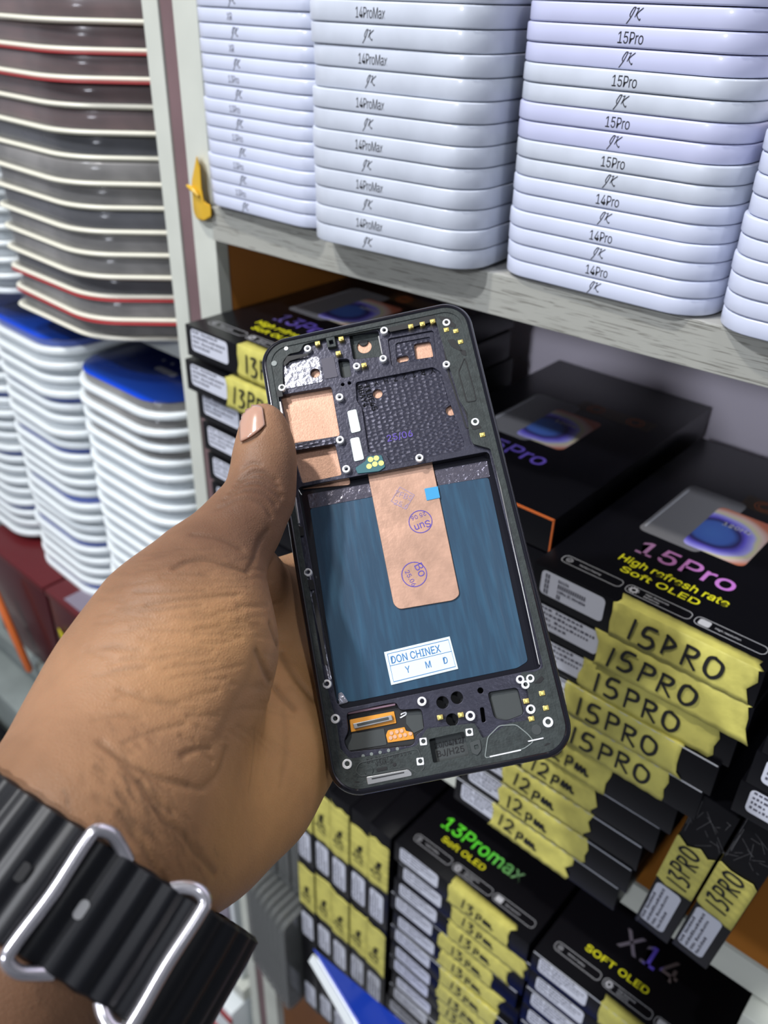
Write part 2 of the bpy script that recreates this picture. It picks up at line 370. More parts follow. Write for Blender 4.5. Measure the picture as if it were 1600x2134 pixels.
# yellow wrap stuffed beside the first tin column
bm = bmesh.new()
wp = [(410, 322), (418, 352), (421, 395), (426, 421), (440, 428), (441, 452), (426, 461), (410, 457), (403, 440), (401, 410), (399, 378)]
rg = [[Vector(CAM + ray(*p) * (yy * U / ray(*p)[1])) for p in wp] for yy in (1.026, 1.012)]
loft(bm, rg)
bmesh.ops.recalc_face_normals(bm, faces=bm.faces[:])
bmesh.ops.bevel(bm, geom=bm.edges[:], offset=.0008, segments=2, affect='EDGES')
ob = meshobj('foil_wrapper', bm, M['ywrap'])
tag(ob, 'crumpled yellow foil wrapper stuck to the white upright beside the leftmost tins', 'wrapper')
bm = bmesh.new(); tw = [Vector(CAM + ray(*p) * (1.008 * U / ray(*p)[1])) for p in ((390, 387), (398, 392), (408, 401), (414, 409))]
for k, (q, r) in enumerate(zip(tw, (.0008, .0016, .0014, .0006))):
    rg = [q + Vector((0, r * math.cos(a), r * math.sin(a))) for a in [j * math.pi / 4 for j in range(8)]]
    if k == 0: prev = [bm.verts.new(p) for p in rg]; bm.faces.new(prev)
    else:
        cur = [bm.verts.new(p) for p in rg]
        for i in range(8): bm.faces.new((prev[i], prev[(i + 1) % 8], cur[(i + 1) % 8], cur[i]))
        prev = cur
meshobj('twisted_end', bm, M['ywrap'], ob)

# ------------------------------------------------------------------ white tins
def tin_proto(wu, half, du=.55, r=.055):
    """lid above base; returns meshes"""
    w_, d_, h_ = wu * U, du * U, half * U
    g = .00035
    base = slab_bm(w_ - .0006, d_ - .0006, h_ - g, r * U, .00065, 8, (.0003, .0003, 0))
    lid = slab_bm(w_, d_, h_ - g, r * U + .0003, .0007, 8, (0, 0, h_))
    mb = bpy.data.meshes.new('base'); base.to_mesh(mb); base.free()
    ml = bpy.data.meshes.new('lid'); lid.to_mesh(ml); lid.free()
    for me in (mb, ml):
        for p in me.polygons: p.use_smooth = True
        me.set_sharp_from_angle(angle=math.radians(50))
    return mb, ml
_tinmats = [M['tin'], M['tin_b'], M['tin_c']]
jk_bm = bmesh.new(); xx = 0
for ch in 'JK':
    for st in G[ch][1]:
        ribbon(jk_bm, smooth_poly([((xx + a * 1.0 + .12 * b) * .0044, b * .0044) for a, b in st]), .00034)
    xx += .62
jk_me = bpy.data.meshes.new('logo_lettering'); jk_bm.to_mesh(jk_me); jk_bm.free(); jk_me.materials.append(M['ink'])
def tin_column(cname, x0, wu, yf, yaw, half, n, names, tx, jx, tsx, tsize, extra_above=1):
    protos = {}
    for mi, m_ in enumerate(_tinmats):
        a, b = tin_proto(wu, half); a.materials.append(m_); b.materials.append(m_); protos[mi] = (a, b)
    tcurves = {}
    for i in range(n + extra_above):
        nm = names[min(i, len(names) - 1)]
        mi = {'c': 2, 'a': 0, 'm': random.choice([0, 0, 1])}[cname[1]]
        if cname == '3m': mi = [0, 0, 0, 2, 1, 2, 1, 1][min(i, 7)]
        t = empty('tin_box', W(x0, yf, SH1 + 2 * half * i) + Vector((random.uniform(-.0006, .0006), random.uniform(-.0007, .0007), 0)), (0, 0, yaw + math.radians(random.uniform(-.25, .25))))
        where = {'0a': 'leftmost tin column', '1c': 'tin column second from the left', '3m': 'tin column third from the left', '4a': 'rightmost tin column'}[cname]
        tag(t, 'white %s tin, %s up in the %s' % (nm if cname != '4a' else 'blank sided', ordinal(i + 1), where), 'tin', 'white tins in the ' + where)
        b_ = bpy.data.objects.new('base', protos[mi][0]); l_ = bpy.data.objects.new('lid', protos[mi][1])
        for q in (b_, l_): COL.objects.link(q); q.parent = t
        if cname == '4a': continue
        key = nm
        if key not in tcurves:
            tcurves[key] = text_mesh('model_lettering', nm, tsize, M['ink'] if cname != '0a' else M['labelink'], 'CENTER', .00001, .00005, .96)
        q = bpy.data.objects.new('model_lettering', tcurves[key]); COL.objects.link(q); q.parent = l_
        q.location = (tx * U, -.00002, half * U + half * U * .5 - tsize * .34); q.rotation_euler = FR; q.scale = (tsx, 1, 1)
        q = bpy.data.objects.new('logo_lettering', jk_me); COL.objects.link(q); q.parent = b_
        q.location = (jx * U, .00023, half * U * .5 - .0022); q.rotation_euler = FR
tin_column('0a', -1.3385, .311, 1.000, 0, .0224, 7, ['13Pro'] * 5 + ['XR'] * 3, .118, .118, .70, .0058)
tin_column('1c', -1.027, .320, .963, math.radians(4.5), .0277, 6, ['14ProMax'] * 7, .138, .125, .62, .0070)
tin_column('3m', -.700, .322, 1.030, math.radians(.4), .0226, 7, ['14Pro'] * 3 + ['15Pro'] * 5, .168, .158, .74, .0066)
tin_column('4a', -.368, .33, 1.022, 0, .0224, 5, ['x'], .1, .1, .7, .006, 0)

# ------------------------------------------------------------------ black screen boxes
BW, BD, BH = .1168, .194, .0206
body_bm = box_bm(0, BW, 0, BD, -BH + .0002, 0, .0006)
body_me = bpy.data.meshes.new('carton_body'); body_bm.to_mesh(body_me); body_bm.free(); body_me.materials.append(M['card'])
for p in body_me.polygons: p.use_smooth = True
body_me.set_sharp_from_angle(angle=math.radians(50))
lab_bm = bmesh.new()
loft(lab_bm, [[(x, -.00012 * k, y) for x, y in rrect(.0355, .0142, .0025, 4, .0232, -.0086)] for k in (0, 1)])
lab_bm.normal_update()
lab_me = bpy.data.meshes.new('label_sticker'); lab_bm.to_mesh(lab_me); lab_bm.free(); lab_me.materials.append(M['label'])
ti_bm = bmesh.new()
rr = random.Random(3)
for r_ in range(4):
    z = -.0037 - r_ * .0031
    x = .0070
    while x < .0395:
        wd = rr.choice([.0012, .0016, .0009, .002])
        if x < .0130 or x > .0145:
            if not (x > (.030, .039, .036, .022)[r_]):
                box_bm(x, x + wd, -.00018, -.0001, z, z + .0017 * rr.uniform(.6, 1), 0, ti_bm)
        x += wd + .0006
ti_me = bpy.data.meshes.new('printed_lines'); ti_bm.to_mesh(ti_me); ti_bm.free(); ti_me.materials.append(M['labelink'])
glint_bm = box_bm(.0008, BW - .0008, -.0003, .0001, -.0004, .0001)  # pale strip along the front edge, painted highlight of the shrink wrap
glint_me = bpy.data.meshes.new('wrap_glint'); glint_bm.to_mesh(glint_me); glint_bm.free(); glint_me.materials.append(M['edge'])

def child(name, me, parent):
    o = bpy.data.objects.new(name, me); COL.objects.link(o); o.parent = parent; return o
def tape_on(parent, x0, x1, over=.006, down=.020, seed=0, curl=0.0):
    rn = random.Random(seed); bm = bmesh.new(); nx = 26
    prof = [(over, .00025), (over * .5, .0003), (.0, .0003), (-.00035, -.0004), (-.0004, -down * .3), (-.0004, -down * .6), (-.0004 - curl * .5, -down * .85), (-.0004 - curl, -down)]
    ja = [rn.uniform(-.0016, .0016) for _ in prof]; jb = [rn.uniform(-.0022, .0022) for _ in prof]
    sl = rn.uniform(-.003, .003); top = rn.uniform(-.0015, .002)
    grid = []
    for k, (y, z) in enumerate(prof):
        row = []
        for i in range(nx + 1):
            t = i / nx
            x = x0 + ja[k] + sl * k / 7 + (x1 + jb[k] + sl * k / 7 - x0 - ja[k] - sl * k / 7) * t
            yy = y + (top * (1 - t) if k == 0 else 0)
            wv = .0002 * math.sin(i * 1.9 + seed) * (1 if 2 < k else 0) + (rn.uniform(0, .00015) if k > 3 else 0)
            row.append(bm.verts.new((x, yy - wv, z + (.0001 * math.sin(i * 2.3) if k == 0 else 0))))
        grid.append(row)
    for a, b in zip(grid, grid[1:]):
        for i in range(nx): bm.faces.new((a[i], b[i], b[i + 1], a[i + 1]))
    o = meshobj('masking_tape', bm, M['tape'], parent)
    sm = o.modifiers.new('thick', 'SOLIDIFY'); sm.thickness = .00012; sm.offset = 1
    return o
boxn = 0
def black_box(loc, rot, label, group, writing=None, tape=None, glint=True, sticker=True, wsize=.013, wx=.012, seed=None, curl=0, wsx=1.0):
    global boxn; boxn += 1
    t = empty('screen_carton', loc, rot); tag(t, label, 'box', group)
    child('carton_body', body_me, t)
    if sticker:
        s_ = child('label_sticker', lab_me, t); child('printed_lines', ti_me, s_)
    if glint: child('wrap_glint', glint_me, t)
    if tape:
        tp = tape_on(t, tape[0], tape[1], seed=seed if seed is not None else boxn, curl=curl)
        if writing:
            hand_text('handwriting', writing, wsize, .0018 if wsize > .0125 else .0014, (tape[0] + wx, -.0011 - curl * .5, -.0035 - wsize), FR, M['marker'], tp, sx=wsx, jit=.09, slant=random.uniform(-.05, .12))
    return t
def pill(parent, x0, x1, y0, y1, icon, lines):
    bm = bmesh.new(); pts = rrect(x1 - x0, y1 - y0, (y1 - y0) / 2.6, 6, (x0 + x1) / 2, (y0 + y1) / 2); pts.append(pts[0]); ribbon(bm, pts, .00028, .00001)
    o = meshobj('badge_outline', bm, M['darkp' if icon == 'dim' else 'whitep'], parent, False)
    cy = (y0 + y1) / 2; bm = bmesh.new()
    c = [(x0 + .0038 + .0016 * math.cos(a), cy + .0016 * math.sin(a)) for a in [k * math.pi / 8 for k in range(17)]]
    if icon == 'shield':
        ribbon(bm, c, .0003, .00001); ribbon(bm, smooth_poly([(x0 + .003, cy + .0004), (x0 + .0038, cy - .0006), (x0 + .0048, cy + .0008)]), .0003, .00001)
    elif icon == 'gear':
        ribbon(bm, c, .0009, .00001)
        for k in range(10):
            a = k * math.pi / 5; box_bm(x0 + .0038 + .0024 * math.cos(a) - .0003, x0 + .0038 + .0024 * math.cos(a) + .0003, cy + .0024 * math.sin(a) - .0003, cy + .0024 * math.sin(a) + .0003, 0, .00006, 0, bm)
    else:
        loft(bm, [[(x, y, z) for x, y in rrect(.0055, .0046, .001, 3, x0 + .0045, cy)] for z in (0, .00006)])
    meshobj('badge_icon', bm, M['whitep'], o, False)
    for k, l in enumerate(lines):
        text('badge_lettering', l, .0021, (x0 + .0095, cy - .0007 + (.0011 if len(lines) > 1 else 0) - .0022 * k, .00002), (0, 0, 0), M['whitep'], o, bold=0)
def top_print(t, title, tm, sub, soft, tsize=.0195, tx=.030, tsx=.82, ty=.0445, bold=.00022, pills=True, picture=True, softm='yellow', sx_soft=1.2):
    text('title_lettering', title, tsize, (tx, ty, .00003), (0, 0, 0), tm, t, sx=tsx, bold=bold)
    if sub: text('tagline_lettering', sub, .0098, (.0285, .0322, .00003), (0, 0, 0), M['yellow'], t, sx=.92, bold=.00008)
    text('tagline_lettering', soft, .0082, (.034 if sub else .024, .0238, .00003), (0, 0, 0), M[softm], t, sx=sx_soft, bold=.00012)
    if pills:
        pill(t, .0085, .0415, .0105, .0170, 'shield', ['Perfect Feeling']); pill(t, .0440, .0770, .0105, .0170, 'gear', ['High Response', 'Sensitivity']); pill(t, .0790, .1120, .0105, .0170, 'square', ['High resolution'])
    if picture:
        # picture of a phone display printed on the lid
        bm = bmesh.new(); loft(bm, [[(x, y, z) for x, y in rrect(.034, .066, .004, 4, .0395, .098)] for z in (0, .00005)])
        o = meshobj('printed_phone', bm, M['darkp'], t, False); o.location = (0, 0, .00002)
        bm = bmesh.new(); ribbon(bm, [(.0245, .070), (.0245, .124)], .0008, .0001); meshobj('printed_rim', bm, M['edge'], o, False)
        bm = bmesh.new(); loft(bm, [[(x, y, z) for x, y in rrect(.033, .050, .004, 4, .0165, .025)] for z in (0, .00006)])
        o = meshobj('printed_screen', bm, M['swirl'], t, False); o.location = (.0455, .069, .00004)
        text('printed_numerals', '120Hz', .0062, (.008, .032, .00007), (0, 0, 0), M['whitep'], o, bold=.0002)
        bm = bmesh.new(); box_bm(.052, .104, .128, .143, 0, .00005, 0, bm)
        o = meshobj('foil_seal', bm, mat('bronze_seal', (.07, .05, .03), .3, metal=.5), t, False)
        for cx in (.064, .092):
            bm = bmesh.new()
            for rr_ in (.0035, .0055):
                ribbon(bm, [(cx + rr_ * math.cos(k * math.pi / 12), .1355 + rr_ * math.sin(k * math.pi / 12)) for k in range(25)], .0004, .00006)
            meshobj('ring_mark', bm, M['orange'], o, False)

# 15Pro / 12pm pile
zt = -.759
xs = [-.530, -.528, -.536, -.546, -.556, -.584, -.601, -.619, -.624, -.637]
wr = ['15DRO', '15PRO', '15PRO', '15PRO', '15PRO', '12pm', '12pm', '12pm', '12pm', '12pm']
tp = [(.0465, .1150), (.0385, .1145), (.037, .1075), (.034, .0985), (.037, .102), (.035, .080), (.034, .0800), (.030, .0880), (.030, .0905), (.030, .0860)]
k0 = -.0644
for i in range(10):
    lab = 'black %s screen box with yellow tape, %s from the top of the big right pile' % ('15Pro' if i < 5 else '12pm', ordinal(i + 1))
    if i == 0: lab = 'black 15Pro screen box with High refresh rate print topping the right pile'
    t = black_box(W(xs[i], .975 + (0 if i < 5 else .004), zt + k0 * i), (0, 0, math.radians(random.uniform(-.6, .6))), lab, None if i == 0 else 'taped boxes under the 15Pro box', wr[i], tp[i],
                  glint=i in (3, 4, 5, 6, 7, 8, 9), wsize=.0128 if i < 5 else .0112, wx=.008 if i < 5 else .005, curl=.0008 if i in (1, 5, 9) else 0, wsx=1.12 if i < 5 else 1.0, sticker=i > 0)
    if i == 0:
        top_print(t, '15Pro', M['pro15'], 'High refresh rate', 'Soft OLED', tsize=.0215, tsx=1.06, sx_soft=1.3)
        s_ = child('label_sticker', lab_me, t)
        for k, (a, b) in enumerate((('型号', 'K6104'), ('品名', '专机液晶二级薄液晶显示总成'), ('规格', '15Pro IC Movable'), ('产地', '中国'))):
            text('label_lettering', a, .0027, (.0075, -.0003, -.0048 - .0031 * k), FR, M['labelink'], s_); text('label_lettering', b, .0027, (.0150, -.0003, -.0048 - .0031 * k), FR, M['labelink'], s_, sx=.85)
# middle pile: orange edged carton on top
for i in range(5):
    t = black_box(W(-.908 - .004 * i, 1.045, -.72 - .0686 * i), (0, 0, 0), 'black screen box with orange edge, lying between the two big piles' if i == 0 else 'plain black box, %s from the top of the middle pile' % ordinal(i + 1), 'boxes of the middle pile' if i else None, glint=False)
    if i == 0:
        top_print(t, '15Pro', M['pro13'], None, 'Soft OLED', pills=False, tsize=.0215, tsx=1.0)
        bm = box_bm(0, BW, -.0003, .0005, -.0007, .0003)
        box_bm(BW - .0005, BW + .0003, -.0003, .0006, -BH + .0004, 0, 0, bm)
        meshobj('orange_trim', bm, M['orange'], t, False)
tag(meshobj('black_carton', ux(-.966, -.646, 1.045, 1.60, -1.4035, -.72 - .0686 * 4 - .0650, .001), M['card']), 'plain tall black carton carrying the middle pile behind the phone', 'box')
# 13Pro pile by the upright
xl = [-1.338, -1.339, -1.336, -1.330, -1.322, -1.318, -1.316, -1.320, -1.32, -1.32, -1.32, -1.32]
for i in range(12):
    zz = -.567 - .0702 * i
    hasT = i in (0, 1, 2, 3, 7, 8)
    t = black_box(W(xl[i], (.938, .930, .950)[min(i, 2)], zz), (0, 0, math.radians((-.2, -.3, 0)[min(i, 2)])), 'black 13Pro box with glossy lid topping the pile beside the upright' if i == 0 else 'black box with pale label, %s from the top of the pile beside the upright' % ordinal(i + 1),
                  'boxes piled beside the white upright' if i else None, '13PRO' if hasT else None, (.0515, .110) if i in (0, 7) else ((.041, .105) if i in (1,) else (.049, .11)) if hasT else None, glint=False, wsize=.012, wx=.006)
    if i == 0: top_print(t, '13Pro', M['pro13'], 'High refresh rate', 'Soft OLED', tsize=.0215, tsx=.95)
# 13Promax pile (lower shelf)
tl = [(.052, .104), (.050, .112), (.052, .105), (.050, .098), (.048, .104), (.052, .104), (.05, .1), (.05, .1), (.05, .1), (.05, .1), (.05, .1)]
for i in range(17):
    dx = (0, .012, .004, -.006, .006, -.002, .004)[i % 7] if i else 0
    t = black_box(W(-.778 + dx, .97 + (.002 if i % 2 else 0), -1.66 + k0 * i), (0, 0, math.radians(random.uniform(-1, 1) if i else 0)), 'black box with green 13Promax print topping the lower pile' if i == 0 else 'black box with yellow tape, %s from the top under the 13Promax box' % ordinal(i + 1),
                  'boxes under the 13Promax box' if i else None, '13pm' if i < 10 else None, tl[i] if i < 10 else None, glint=i % 2 == 1, wsize=.011, wx=.010)
    if i == 0:
        top_print(t, '13Promax', M['green'], None, 'Soft OLED', tsize=.0185, tx=.0150, tsx=.98, ty=.0335, picture=False, bold=.00018)
# X14 pile
for i in range(17):
    t = black_box(W(-.4005 + (.003 if i % 3 == 1 else 0), .966, -1.66 + k0 * i), (0, 0, 0), 'black X14 box with yellow SOFT OLED print topping the bottom right pile' if i == 0 else 'black box with pale label, %s from the top under the X14 box' % ordinal(i + 1),
                  'boxes under the X14 box' if i else None, '14pm' if False else None, (.050, .100) if i in (0, 2, 3) else None, glint=i in (0, 2, 4), wsize=.011)
    if i == 0:
        top_print(t, 'X14', M['x14'], None, 'SOFT OLED', tsize=.026, tx=.038, tsx=1.0, ty=.041, picture=False, sx_soft=1.22)
# two rows of upright boxes left of the 13Promax pile
RY = (0, math.radians(-90), 0)
for row in range(3):
    for j in range(5):
        zb = -1.66 - .3655 * (row + 1)
        x = -1.112 + .0648 * j
        t = black_box(W(x, .968 + .003 * (j % 2), zb + .0), RY, 'upright black box on its side, %s from the left in the %s row' % (ordinal(j + 1), ('top', 'second', 'lowest')[row]),
                      'upright boxes left of the 13Promax pile', '13pm' if row < 2 else None, ((.048, .100 + .004 * (j % 3)) if row == 0 else (.052, .112)) if row < 2 else None, glint=False, wsize=.0095, wx=.010)
# leaning pair and flat boxes at the right
for j, (px, lab) in enumerate(((-.2345, 'left'), (-.1650, 'right'))):
    t = black_box(W(px, .978, SH2 + .016 + .004 * j), (0, math.radians(-90 + 6), math.radians(0)), 'shrink-wrapped black 13PRO box standing on edge, %s one of the leaning pair' % lab, 'leaning pair of 13PRO boxes', '13PRO', (.044, .081), glint=False, wsize=.0115, wx=.004, wsx=.85)
    bm = bmesh.new()
    for k in range(14):
        a = (random.uniform(.085, .112), random.uniform(-.018, -.002)); b = (a[0] + random.uniform(-.012, .012), a[1] + random.uniform(-.008, .008))
        ribbon(bm, [a, b], .00015, 0)
    for k in range(10):
        a = (random.uniform(.0, .112), random.uniform(-.002, -.0005)); b = (a[0] + random.uniform(-.02, .02), a[1]); ribbon(bm, [a, b], .0002, 0)
    o = meshobj('wrap_crease', bm, M['darkp'], t, False); o['kind'] = 'stuff'; o.rotation_euler = FR; o.location = (0, -.0002, 0)
for i in range(3):
    black_box(W(-.148 + .006 * i, .962, SH2 + .375 + .0205 + .0644 * (i + 1)), (0, 0, 0), 'black box with pale label lying flat on the leaning pair, %s up' % ordinal(i + 1), 'flat boxes on the leaning pair', glint=False)

# ------------------------------------------------------------------ left: clear trays
def tray_protos(wu, du, hu, r, rimcol, n_h=.36):
    w_, d_ = wu * U, du * U; h_ = hu * U
    rim = slab_bm(w_, d_, h_ * n_h, r * U, h_ * .1, 8)
    cov = bmesh.new(); rings = []
    for z, ins in ((h_ * n_h, .0022), (h_ * .55, .0026), (h_ * .92, .0034), (h_ * .985, .0045), (h_ * .985, .0)):
        rings.append([(x, y, z) for x, y in SHAPE(w_ - 2 * ins, d_ - 2 * ins, r * U - ins * .6, 8, w_ / 2, d_ / 2)])
    loft(cov, rings[:4])
    ins_ = slab_bm(w_ - .009, d_ - .009, h_ * (.94 - n_h), r * U - .004, h_ * .05, 6, (.0045, .0045, h_ * n_h))
    out = []
    for nm, b, m_ in (('tray_rim', rim, rimcol), ('clear_cover', cov, M['clear']), ('packed_insert', ins_, None)):
        me = bpy.data.meshes.new(nm); b.normal_update(); b.to_mesh(me); b.free()
        for p in me.polygons: p.use_smooth = True
        me.set_sharp_from_angle(angle=math.radians(45))
        out.append(me)
    out[0].materials.append(rimcol); out[1].materials.append(M['clear'])
    return out
ins_m = [mat('maroon_insert', (.12, .065, .062), .28, coat=.4, noise=.5, nscale=22), mat('dark_insert', (.05, .05, .06), .22, coat=.5, noise=.5, nscale=22), mat('grey_insert', (.20, .19, .18), .28, coat=.4, noise=.5, nscale=22), mat('white_insert', (.55, .60, .63), .4), mat('blue_insert', (.03, .08, .4), .35)]  # noise in the darker inserts paints reflected streaks into the colour
def tray_stack(x0, wu, du, yf, z_top, pitch, n, r, rimcol, insm, lab, group, nm, cat, yaw=0, drift=(0, 0), jit=.004, redsheet=None, nh=.36, topcard=None, wob=1.0):
    rim, cov, ins0 = tray_protos(wu, du, pitch * .985, r, rimcol, nh)
    insd = {}
    for i in range(n):
        z = z_top - pitch * (i + 1)
        t = empty(nm, W(x0 + drift[0] * i + random.uniform(-jit, jit), yf + drift[1] * i + random.uniform(-jit, jit), z), (0, 0, math.radians(yaw + random.uniform(-wob, wob))))
        tag(t, '%s, %s from the top of %s' % (lab, ordinal(i + 1), group), cat, 'trays in ' + group)
        child('tray_rim', rim, t); child('clear_cover', cov, t)
        k = insm(i)
        if k not in insd:
            me = ins0.copy(); me.materials.append(ins_m[k]); insd[k] = me
        child('packed_insert', insd[k], t)
        if redsheet and redsheet(i):
            bm = slab_bm(wu * U * .985, du * U * .985, .0007, r * U * .95, .0002, 8, (wu * U * .0075 + .001, -.0012, -.0006)); meshobj('red_sheet', bm, M['red'], t)
        if topcard and i == 0:
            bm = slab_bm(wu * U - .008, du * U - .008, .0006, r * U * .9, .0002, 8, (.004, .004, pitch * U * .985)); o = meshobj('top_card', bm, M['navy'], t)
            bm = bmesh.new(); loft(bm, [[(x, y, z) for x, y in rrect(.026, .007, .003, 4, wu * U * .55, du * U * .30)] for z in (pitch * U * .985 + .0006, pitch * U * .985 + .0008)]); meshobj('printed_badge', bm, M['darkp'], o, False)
            bm = bmesh.new()
            for q in range(4): loft(bm, [[(x, y, z) for x, y in rrect(.003, .003, .0012, 3, wu * U * .40 + .012 * q, du * U * .38)] for z in (pitch * U * .985 + .0006, pitch * U * .985 + .0008)])
            meshobj('printed_dot', bm, M['darkp'], o, False)
# upper left pile
SHAPE = crect
tray_stack(-2.145, .625, .60, .985, -.030 + .055, .0505, 15, .235, M['cream'], lambda i: 0 if i < 6 else (2 if i % 3 else 1), 'lidded tray with cream rim', 'the upper left pile', 'display_tray', 'tray', yaw=-1, drift=(-.0012, 0), redsheet=lambda i: i in (2, 3, 12, 13), nh=.20)
SHAPE = rrect
tray_stack(-2.80, .60, .52, .985, -.395, .042, 8, .12, M['white'], lambda i: 3, 'lidded tray with pale rim', 'the far left upper pile', 'display_tray', 'tray', nh=.35)
# lower blue and white piles
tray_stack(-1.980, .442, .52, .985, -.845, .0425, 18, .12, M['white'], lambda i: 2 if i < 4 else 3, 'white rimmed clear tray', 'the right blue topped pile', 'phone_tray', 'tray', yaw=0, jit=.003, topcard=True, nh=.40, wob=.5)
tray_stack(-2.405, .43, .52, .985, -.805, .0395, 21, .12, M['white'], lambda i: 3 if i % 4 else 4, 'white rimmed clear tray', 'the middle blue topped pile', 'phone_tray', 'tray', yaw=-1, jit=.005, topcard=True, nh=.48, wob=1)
tray_stack(-2.85, .45, .52, .985, -.88, .0405, 18, .12, M['white'], lambda i: 3 if i % 5 else 4, 'white rimmed clear tray', 'the leftmost blue topped pile', 'phone_tray', 'tray', yaw=0, jit=.005, nh=.48, wob=1)

# red cartons under the blue piles
def carton(name, x0, x1, y0, y1, z0, z1, m, label, cat, e=.001, group=None):
    o = meshobj(name, ux(x0, x1, y0, y1, z0, z1, e), m); tag(o, label, cat, group); return o
t = carton('red_carton', -2.62, -2.195, .905, 1.09, -2.045, -1.64, M['dred'], 'dark red carton with bright red lid under the left tray piles', 'box')
meshobj('lid', ux(-2.625, -2.19, .90, 1.095, -1.655, -1.632, .0008), M['lidred'], t)
t = carton('red_carton', -2.175, -1.74, .905, 1.09, -2.045, -1.64, M['dred'], 'dark red carton with grey printed lid under the middle tray pile', 'box')
o = meshobj('lid', ux(-2.18, -1.735, .90, 1.095, -1.655, -1.632, .0008), M['lidred'], t)
bm = ux(-2.09, -1.76, .915, 1.09, -1.632, -1.6305); o2 = meshobj('lid_print', bm, mat('grey_violet_lid', (.22, .19, .24), .4), o, False)
bm = bmesh.new(); ribbon(bm, [(.014 * math.cos(a), .014 * math.sin(a)) for a in [math.pi * (.9 + .07 * k) for k in range(20)]], .003, 0)
r2 = meshobj('ring_mark', bm, M['card'], o2, False); r2.location = W(-1.93, 1.03, -1.6303)
o = meshobj('marker_pen', bmesh.new(), M['orange']); bpy.data.objects.remove(o)
bm = bmesh.new(); a = Vector(W(-2.44, .845, -1.74)); b = Vector(W(-2.33, .85, -2.04))
def tube(bm, pts, rad, n=10):
    prev = None
    for k, p in enumerate(pts):
        p = Vector(p); q0 = Vector(pts[max(0, k - 1)]); q1 = Vector(pts[min(len(pts) - 1, k + 1)]); d = (q1 - q0).normalized()
        s_ = d.orthogonal().normalized() if prev is None else (side - d * side.dot(d)).normalized(); side = s_; u_ = d.cross(s_)
        r = rad[k] if isinstance(rad, (list, tuple)) else rad
        cur = [bm.verts.new(p + (s_ * math.cos(t_) + u_ * math.sin(t_)) * r) for t_ in [2 * math.pi * j / n for j in range(n)]]
        if prev:
            for j in range(n): bm.faces.new((prev[j], prev[(j + 1) % n], cur[(j + 1) % n], cur[j]))
        else: bm.faces.new(list(reversed(cur)))
        prev = cur
    bm.faces.new(prev)
tube(bm, [a, a.lerp(b, .03), a.lerp(b, .5), a.lerp(b, .97), b], [.002, .004, .0042, .004, .002], 14)
tag(meshobj('marker_pen', bm, M['orange']), 'orange marker standing against the dark red carton at the left edge', 'marker')
for k, (px, py, s_) in enumerate(((76, 1402, 1.0), (128, 1325, .8))):
    q = Vector(CAM + ray(px, py) * (.895 * U / ray(px, py)[1]))
    bm = bmesh.new(); loft(bm, [[(x * s_, dy, z * s_) for x, z in ((-.006, .009), (.006, .001), (.009, -.007), (.001, -.011), (-.005, -.002))] for dy in (0, .0012)])
    bmesh.ops.bevel(bm, geom=bm.edges[:], offset=.0003, segments=2, affect='EDGES')
    o = meshobj('yellow_tag', bm, mat('yellow_tag_card', (.62, .55, .01), .4)); o.location = q
    tag(o, ('bright yellow tag on the lower corner of the left red carton', 'small bright yellow tag beside the hand on the right red carton')[k], 'tag')
carton('grey_plastic_case', -2.95, -2.34, .80, 1.3, -2.75, -2.26, M['greyb'], 'grey plastic case under the dark red cartons at the left edge of the photo', 'case', .004)
carton('black_case', -3.0, -2.35, .62, .78, -2.75, -2.40, M['card'], 'black case in front of the grey cases at the left edge', 'case', .003)
meshobj('shelf_board', ux(-4.2, -2.32, .60, 1.665, -2.82, -2.75), M['lam'], unit2, False)
# cartons seen between the strap and the upright
t = carton('white_carton', -2.30, -1.53, 1.02, 1.6, -3.22, -2.50, M['white'], 'white carton with mottled grey front between the watch strap and the upright', 'box', .004)
meshobj('printed_panel', ux(-2.28, -1.55, 1.012, 1.02, -3.18, -2.62), mat('mottled_grey_print', (.30, .27, .33), .5, noise=.35, nscale=40), t, False)
t = carton('white_carton', -2.1, -1.52, .95, 1.2, -3.9, -3.35, M['white'], 'white carton with red borders near the bottom beside the upright', 'box', .004)
bm = ux(-2.1, -1.52, .944, .95, -3.42, -3.38); meshobj('red_border', bm, M['red'], t, False)
bm = ux(-2.1, -1.52, .944, .95, -3.62, -3.56); meshobj('red_border', bm, M['red'], t, False)
# grey clear trays standing by the right upright
def standing(x, yf, z0, hu, du, th, label, group, lean=0, col='clearg'):
    bm = bmesh.new(); rings = []
    for xx, ins in ((0, .0012), (.2, 0), (.8, 0), (1, .0012)):
        rings.append([(xx * th * U, y, z) for y, z in rrect(du * U - 2 * ins, hu * U - 2 * ins, .010, 6, du * U / 2, hu * U / 2)])
    loft(bm, rings); o = meshobj('clear_case', bm, M[col]); o.location = W(x, yf, z0); o.rotation_euler = (0, math.radians(lean), 0)
    tag(o, label, 'case', group)
    bm = bmesh.new(); rings = [[(xx * th * U, y, z) for y, z in rrect(du * U - .008, hu * U - .008, .007, 5, du * U / 2, hu * U / 2)] for xx in (.25, .75)]
    loft(bm, rings); meshobj('grey_insert', bm, ins_m[2], o)
    return o
for j in range(7):
    standing(-1.328 + .0305 * j, .985 + .004 * (j % 2), -2.275, .60, .5, .0275, 'clear case standing upright, %s from the white upright in the upper group' % ordinal(j + 1), 'standing clear cases, upper group', 0)
for j in range(8):
    standing(-1.325 + .0262 * j, .93 - .004 * j, -2.75, .455, .55, .0225, 'clear case standing upright, %s from the white upright in the lower group' % ordinal(j + 1), 'standing clear cases, lower group', 0)
